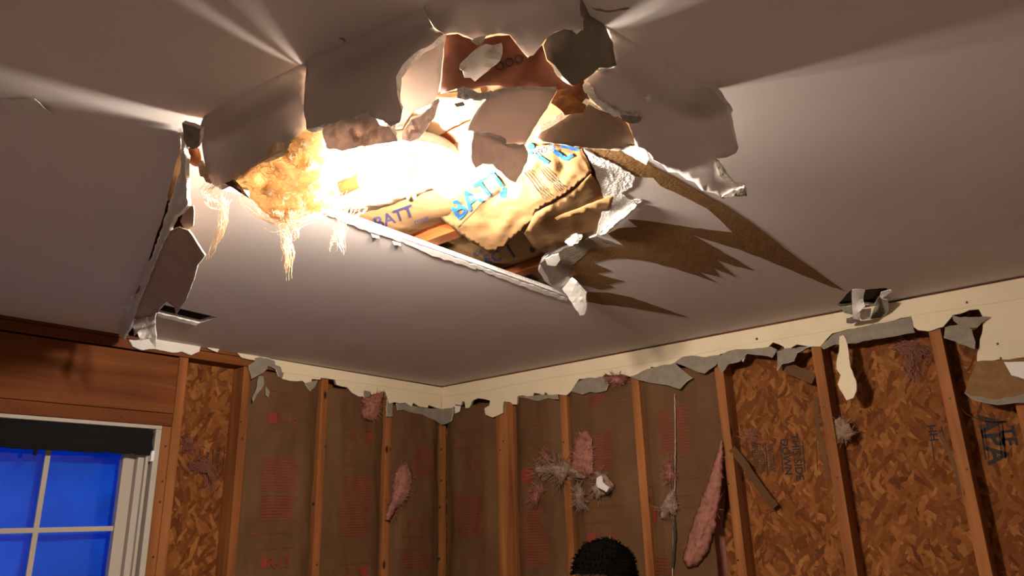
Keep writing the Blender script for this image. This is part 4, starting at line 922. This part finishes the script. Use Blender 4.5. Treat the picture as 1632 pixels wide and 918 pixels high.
# vent opening with its duct
vq = [PC(x, y, 0) for x, y in VENT]
vs = [tuple(p) for p in vq]+[(p[0], p[1], H+.15) for p in vq]
vs = [(v[0], v[1], v[2]+.0135) if i < 4 else v for i, v in enumerate(vs)]
mk('vent_duct', vs, [(0, 1, 5, 4), (1, 2, 6, 5), (2, 3, 7, 6), (3, 0, 4, 7), (4, 5, 6, 7)], 'cavity_shade', ceiling)
sheet('paper_scrap', [(250, 499, .001), (318, 515, .001), (312, 519, .006), (290, 514, .004), (252, 504, .003)], .001, ['tape']*3, ceiling, PC, res=6, jag=.8, seed=139)
sheet('paper_scrap', [(187, 489, .001), (206, 486, .001), (204, 493, .004), (192, 492, .004)], .001, ['tape']*3, ceiling, PC, res=5, jag=.5, seed=140)
# small hole above the right wall, with scraps
box('cavity_shade_panel', (-.30, -2.42, H+.02), (.0, -2.12, H+.03), 'cavity_shade', ceiling)  # near-black panel over the hole, painting its shaded inside
SCR = [([(1358, 462, .002), (1379, 462, .002), (1376, 476, .02), (1379, 488, .045), (1370, 497, .06), (1371, 512, .075), (1360, 508, .07), (1358, 490, .04)], 'tape'),
       ([(1341, 490, .004), (1360, 486, .008), (1359, 502, .04), (1346, 499, .03)], 'gypsum_grey'),
       ([(1374, 493, .04), (1388, 492, .045), (1388, 509, .07), (1374, 510, .07), (1368, 504, .06)], 'tape'),
       ([(1394, 487, .006), (1401, 474, .004), (1414, 478, .02), (1416, 496, .045), (1404, 507, .06), (1387, 508, .06)], 'gypsum_grey'),
       ([(1349, 507, .055), (1364, 504, .06), (1372, 512, .07), (1358, 516, .072), (1349, 515, .068)], 'gypsum_grey'),
       ([(1398, 487, .005), (1404, 466, .003), (1420, 462, .003), (1422, 465, .006), (1408, 474, .012)], 'gypsum')]
for k, (pp, mm) in enumerate(SCR): sheet('paper_scrap', pp, .002, [mm, 'back_paper', 'gypsum'], ceiling, PC, res=5, jag=.8, noise_amp=.002, seed=145+k)
sheet('board_crack', [(x, y, .0006) for x, y in [(944, 13), (970, 17), (1002, 12), (1004, 14), (972, 20), (950, 17)]], .0005, ['gypsum_grey']*3, ceiling, PC, res=6, jag=.8, noise_amp=0, seed=160)
sheet('board_crack', [(x, y, .0006) for x, y in [(540, 60), (548, 61), (551, 66), (549, 69), (547, 64), (541, 62)]], .0005, ['gypsum_grey']*3, ceiling, PC, res=4, jag=.3, noise_amp=0, seed=161)

# ================================================================== LOOSE THINGS ON THE WALLS
rnd = random.Random(31)
def tuft(left, pts, mat, label, puff=.03, base=-.004, fuzz=280, flen=.014):
    surf = PL if left else PR
    n = len(pts); cx, cy = sum(p[0] for p in pts)/n, sum(p[1] for p in pts)/n
    c = Vector(surf(cx, cy, base))
    root = empty('insulation_tuft', tuple(c), label, 'insulation tuft', 'loose tufts of insulation on the walls')
    wpx = min(max(p[0] for p in pts)-min(p[0] for p in pts), max(p[1] for p in pts)-min(p[1] for p in pts))
    sh = sheet('clump', [(x, y, base) for x, y in pts], .006, [mat]*3, root, surf, res=3.5, jag=1.3, noise_amp=.018, nscale=4.5, puff=puff, puff_px=wpx*.45, crease=.006, smooth=True, seed=len(WL) % 89)
    parts = []
    for i in range(fuzz):
        k = rnd.randrange(n); f_ = rnd.random(); q = pts[(k+1) % n]
        x, y = pts[k][0]+(q[0]-pts[k][0])*f_, pts[k][1]+(q[1]-pts[k][1])*f_
        x, y = cx+(x-cx)*rnd.random()**.5, cy+(y-cy)*rnd.random()**.5
        p = Vector(surf(x, y, sh.depth(x, y)-.001)); out_ = (p-c); out_ = out_.normalized() if out_.length > 1e-6 else Vector((0, 0, 1))
        d = (out_+Vector((rnd.gauss(0, .5), rnd.gauss(0, .5), rnd.gauss(0, .5)))+(Vector((0, -.4, 0)) if left else Vector((-.4, 0, 0))))*flen*rnd.uniform(.4, 1.4)
        parts.append(tube_path([p, p+d*.5+noise.noise_vector(p*40)*.004, p+d+noise.noise_vector(p*70)*.006], .0008, 3))
    v2, f2 = join(parts); tag(mk('fibre_strands', v2, f2, mat, root), kind='stuff')
    return root
tuft(True, [(576, 638), (588, 632), (598, 628), (612, 624), (610, 634), (606, 648), (606, 660), (600, 670), (588, 671), (578, 665), (575, 655), (580, 648)], 'pink_fiber', 'pink insulation tuft poking out under the drywall edge on the left wall', .035)
tuft(True, [(640, 742), (650, 738), (656, 750), (658, 768), (654, 785), (648, 798), (638, 806), (630, 815), (622, 830), (614, 828), (618, 812), (624, 795), (626, 775), (630, 755)], 'pink_fiber', 'long pink tuft hanging across the stud left of the room corner', .03)
tuft(False, [(852, 738), (862, 742), (872, 735), (885, 738), (900, 734), (912, 742), (925, 752), (938, 760), (925, 764), (905, 758), (900, 766), (893, 774), (888, 762), (872, 755), (856, 758), (850, 750)], 'pale_fiber', 'pale bristly fibre clump hanging across a right wall stud', .035, fuzz=260, flen=.03)
tuft(False, [(862, 736), (866, 722), (871, 715), (876, 726), (878, 740)], 'pink_fiber', 'small pink spike of insulation above the pale fibre clump', .015, -.01)
tuft(False, [(908, 752), (912, 725), (918, 700), (925, 688), (936, 687), (944, 700), (946, 730), (946, 752), (938, 760), (922, 756)], 'pink_fiber', 'tall pink slab of insulation beside the pale fibre clump', .02)
tuft(False, [(946, 752), (958, 748), (970, 760), (980, 775), (972, 785), (955, 794), (948, 796), (944, 786), (940, 776), (950, 768)], 'pale_fiber', 'pale insulation wad holding a white board chip', .035, fuzz=120)
tuft(False, [(846, 785), (852, 776), (864, 774), (868, 782), (860, 795), (855, 806), (846, 802)], 'pink_fiber', 'small pink tuft below the pale fibre clump', .018)
tuft(False, [(912, 775), (922, 770), (932, 785), (930, 798), (936, 808), (926, 814), (916, 808), (918, 795)], 'pale_fiber', 'small pale wad dangling below the white board chip', .02)
tuft(False, [(1060, 738), (1068, 732), (1074, 745), (1075, 765), (1070, 772), (1060, 766), (1057, 752)], 'pink_fiber', 'thin pink tuft in the tear of the last kraft batt', .018)
tuft(False, [(1066, 785), (1074, 776), (1078, 790), (1081, 806), (1076, 818), (1074, 826), (1066, 818), (1060, 828), (1052, 826), (1050, 814), (1056, 800)], 'pale_fiber', 'pale ragged tuft low in the tear of the last kraft batt', .025, fuzz=120)
tuft(False, [(1149, 700), (1154, 720), (1152, 755), (1148, 800), (1140, 845), (1128, 880), (1112, 902), (1095, 905), (1088, 892), (1095, 860), (1108, 820), (1124, 778), (1138, 735)], 'pink_fiber', 'large pink insulation roll bulging out beside the bare stud', .055, fuzz=90)
tuft(False, [(964, 602), (975, 599), (996, 598), (998, 606), (990, 612), (972, 611)], 'pink_fiber', 'pink insulation showing under the right wall drywall strip', .012)
tuft(False, [(1328, 672), (1340, 664), (1354, 676), (1362, 690), (1352, 702), (1340, 698), (1334, 712), (1330, 696)], 'pale_fiber', 'dusty tuft beside the stud under the dangling board strip', .012, .03, fuzz=120)
def haze_strands(left, pts, label, n=70):
    surf = PL if left else PR
    root = empty('insulation_wisp', tuple(surf(*pts[0], S2-.01)), label, 'insulation wisp', 'wisps of insulation stuck to the bare sheathing')
    path = [Vector(surf(x, y, S2-.010)) for x, y in pts]
    v, f = strands(path, n, .012, .014, .0006, rnd, wig=.03)
    tag(mk('fibre_strands', v, f, 'pink_fiber', root), kind='stuff')
haze_strands(False, [(1425, 548), (1448, 552), (1468, 560), (1476, 575)], 'pink wisp across the top of the sheathing between the last two full studs', 110)
haze_strands(False, [(1456, 550), (1456, 580), (1452, 610)], 'pink wisp hanging down the sheathing beside the tallest board tear', 90)
haze_strands(False, [(1182, 690), (1200, 695), (1210, 700)], 'faint pink wisp above the THIS SIDE DOWN stencil', 40)
haze_strands(True, [(292, 738), (310, 745), (326, 742), (334, 758), (338, 790)], 'pink wisp on the sheathing right of the window', 90)
haze_strands(True, [(290, 700), (300, 712), (308, 725)], 'faint upper wisp on the sheathing right of the window', 40)
# white board chip stuck on the wad
chip = sheet('board_chip', [(951, 762, -.06), (958, 758, -.062), (960, 768, -.064), (970, 776, -.066), (966, 784, -.068), (952, 776, -.066), (950, 770, -.064)], .007, ['tape', 'back_paper', 'gypsum'], None, PR, res=4, jag=.8, noise_amp=.001, seed=170)
tag(chip.obj, 'white drywall chip caught in the insulation wad on the right wall', 'drywall chip')
# kraft flange strips left in the bare bays
def kraft_strip(left, pts, wpx, label, seed):
    up = []; dn = []
    for i, (x, y, d) in enumerate(pts):
        a = pts[max(i-1, 0)]; b = pts[min(i+1, len(pts)-1)]; L = math.hypot(b[0]-a[0], b[1]-a[1]) or 1
        nx_, ny_ = -(b[1]-a[1])/L*wpx/2, (b[0]-a[0])/L*wpx/2
        up.append((x+nx_, y+ny_, d)); dn.append((x-nx_, y-ny_, d-.006))
    s = sheet('kraft_strip', up+dn[::-1], .0012, ['kraft_wall']*3, None, PL if left else PR, res=6, jag=.7, noise_amp=.004, seed=seed)
    tag(s.obj, label, 'paper strip', 'strips of kraft facing left on studs')
kraft_strip(False, [(1166, 715, .01), (1185, 738, .03), (1205, 768, .05), (1225, 795, .06), (1236, 808, .07)], 12, 'kraft strip slanting down from the first bare stud', 171)
kraft_strip(False, [(1299, 630, .02), (1301, 660, .02), (1304, 690, .02), (1312, 720, .015), (1320, 760, .014)], 7, 'kraft strip running down the left side of the second bare stud', 172)
kraft_strip(False, [(1240, 575, .03), (1258, 588, .03), (1278, 596, .025), (1297, 604, .02)], 18, 'curled kraft strip at the top of the bay left of the second bare stud', 173)
kraft_strip(False, [(1498, 690, .03), (1510, 715, .03), (1522, 745, .025), (1535, 790, .016)], 7, 'kraft strip hanging left of the third bare stud', 174)
# thin wire behind the last stud
wv, wf = tube_path([Vector(PR(x, y, d)) for x, y, d in [(1524, 634, .03), (1530, 648, .04), (1540, 660, .06), (1556, 667, .07), (1580, 671, .08), (1604, 671, .09)]], .0018, 6)
tag(mk('wire', wv, wf, 'kraft_wall', None, smooth=True), 'thin loose wire curving behind the stud at the right edge', 'wire')

# ================================================================== PERSON (only the crown of the head shows above the frame's lower edge)
hd = CAM + ray(958, 864)*2.4
top = float(hd[2])
BX, BY = float(hd[0]), float(hd[1])
fx, fy = -.78, .626                           # facing
rx_, ry_ = fy, -fx                           # the person's right-hand side
ht = top-.012                                # skull top; hair above
def BP_(f_, s_, z): return (BX+fx*f_+rx_*s_, BY+fy*f_+ry_*s_, z)
J = {}; V = []; R = []; Ed = []
def jv(n, p, r_, par=None):
    J[n] = len(V); V.append(p); R.append(r_)
    if par: Ed.append((J[par], J[n]))
s = ht/1.64
jv('pelvis', BP_(-.02, 0, .93*s), (.15, .11)); jv('waist', BP_(-.02, 0, 1.06*s), (.135, .10), 'pelvis'); jv('chest', BP_(-.02, 0, 1.22*s), (.155, .115), 'waist')
jv('upchest', BP_(-.03, 0, 1.33*s), (.13, .10), 'chest'); jv('neck', BP_(-.02, 0, 1.41*s), (.055, .055), 'upchest'); jv('skullbase', BP_(0, 0, 1.475*s), (.062, .066), 'neck')
jv('skull', BP_(.0, 0, ht-.10), (.074, .09), 'skullbase'); jv('crown', BP_(-.005, 0, ht-.045), (.062, .075), 'skull')
for sd_, q in (('r', 1), ('l', -1)):
    jv('sh'+sd_, BP_(-.03, q*.17, 1.34*s), (.058, .058), 'upchest'); jv('el'+sd_, BP_(-.03, q*.23, 1.06*s), (.042, .042), 'sh'+sd_)
    jv('wr'+sd_, BP_(.06, q*.24, .83*s), (.028, .028), 'el'+sd_); jv('palm'+sd_, BP_(.085, q*.24, .765*s), (.02, .036), 'wr'+sd_)
    for fi in range(4):
        o_ = (fi-1.5)*.019; Lf = (.068, .078, .074, .058)[fi]
        jv('k%d%s' % (fi, sd_), BP_(.10+o_, q*.24, .715*s), (.0095, .0095), 'palm'+sd_); jv('t%d%s' % (fi, sd_), BP_(.105+o_, q*(.24-.018), .715*s-Lf), (.0075, .0075), 'k%d%s' % (fi, sd_))
    jv('th%s' % sd_, BP_(.125, q*.225, .755*s), (.0105, .0105), 'palm'+sd_); jv('tt%s' % sd_, BP_(.15, q*.21, .70*s), (.0085, .0085), 'th%s' % sd_)
    jv('hip'+sd_, BP_(-.02, q*.09, .88*s), (.095, .095), 'pelvis'); jv('kn'+sd_, BP_(.0, q*.10, .48*s), (.058, .058), 'hip'+sd_); jv('an'+sd_, BP_(-.03, q*.10, .085), (.042, .042), 'kn'+sd_)
    jv('toe'+sd_, BP_(.13, q*.115, .034), (.036, .030), 'an'+sd_)
me = bpy.data.meshes.new('person'); org = Vector((BX, BY, 0))
me.from_pydata([Vector(v)-org for v in V], Ed, [])
person = bpy.data.objects.new('person', me); COL.objects.link(person); person.location = org; WL[person.name] = org
md = person.modifiers.new('skin', 'SKIN')
for i, sv in enumerate(me.skin_vertices[0].data): sv.radius = R[i]; sv.use_root = (i == 0)
md.use_smooth_shade = True
person.modifiers.new('sub', 'SUBSURF').levels = 2; person.modifiers['sub'].render_levels = 2
me.materials.append(MATS['skin'])
tag(person, 'person with short black hair standing before the right wall, only the head top in view', 'person')
def on_person(name, verts, faces, mat): return mk(name, verts, faces, mat, person, smooth=True)
# hair: cap with tousled short locks
hc = Vector(BP_(-.008, 0, ht-.095)); hv, hf = blob((0, 0, 0), (1, 1, 1), .10, rnd, sub=4, freq=2.2)
keepv = []; vs = []
for p in hv:
    a, b, z = p.x*.108, p.y*.089, p.z*.115
    vs.append(hc+Vector((fx*a+rx_*b, fy*a+ry_*b, z))); keepv.append(p.z > (.08 if p.x > .35 else (-.25 if p.x < .2 else .1)))
parts = [([v for v in vs], [f for f in hf if all(keepv[i] for i in f)])]
for i in range(3200):
    k = rnd.randrange(len(vs))
    if not keepv[k]: continue
    p = vs[k]; n_ = (p-hc).normalized(); tdir = (n_*.55+Vector((fx, fy, .1))*rnd.uniform(-.2, .7)+Vector((rnd.gauss(0, .35), rnd.gauss(0, .35), rnd.gauss(0, .25)))).normalized()
    L = rnd.uniform(.006, .015); parts.append(tube_path([p-n_*.004, p+tdir*L*.6, p+tdir*L+Vector((0, 0, -.003))], [.0013, .001, .0003], 3))
v, f = join(parts); on_person('hair', v, f, 'hair')
for q in (1, -1):
    v, f = blob(BP_(.082, q*.032, ht-.108), (.012, .012, .010), 0, rnd, sub=2); on_person('eye', v, f, 'eye')
    v, f = blob(BP_(0, q*.080, ht-.115), (.016, .008, .030), .05, rnd, sub=2); on_person('ear', v, f, 'skin')
v, f = blob(BP_(.098, 0, ht-.135), (.015, .011, .022), .05, rnd, sub=2); on_person('nose', v, f, 'skin')
v, f = blob(BP_(.078, 0, ht-.172), (.008, .022, .007), 0, rnd, sub=2); on_person('mouth', v, f, 'lip')
# clothes follow the body
def loft(rings, n=20):
    vs, fs = [], []
    for (c, ra, rb) in rings:
        for k in range(n):
            th = 2*math.pi*k/n; a, b = ra*math.cos(th), rb*math.sin(th); vs.append(Vector(c)+Vector((fx*a+rx_*b, fy*a+ry_*b, 0)))
    for i in range(len(rings)-1):
        for k in range(n): fs.append((i*n+k, i*n+(k+1) % n, (i+1)*n+(k+1) % n, (i+1)*n+k))
    return vs, fs
v, f = loft([(BP_(-.02, 0, .86*s), .135, .185), (BP_(-.02, 0, 1.0*s), .13, .178), (BP_(-.02, 0, 1.2*s), .14, .19), (BP_(-.03, 0, 1.33*s), .125, .195), (BP_(-.03, 0, 1.385*s), .085, .12), (BP_(-.02, 0, 1.41*s), .07, .075)])
on_person('shirt', v, f, 'shirt')
for q in (1, -1):
    v, f = tube_path([Vector(BP_(-.03, q*.13, 1.36*s)), Vector(BP_(-.03, q*.19, 1.31*s)), Vector(BP_(-.03, q*.215, 1.18*s)), Vector(BP_(-.03, q*.228, 1.08*s))], [.072, .078, .066, .062], 14); on_person('sleeve', v, f, 'shirt')
    v, f = tube_path([Vector(BP_(-.02, q*.085, .93*s)), Vector(BP_(-.015, q*.095, .75*s)), Vector(BP_(0, q*.10, .48*s)), Vector(BP_(-.025, q*.10, .1))], [.118, .108, .078, .068], 16); on_person('trouser_leg', v, f, 'trousers')
    v, f = blob(BP_(.045, q*.11, .04), (.14, .055, .04), .03, rnd, sub=3); on_person('shoe', v, f, 'shoe')
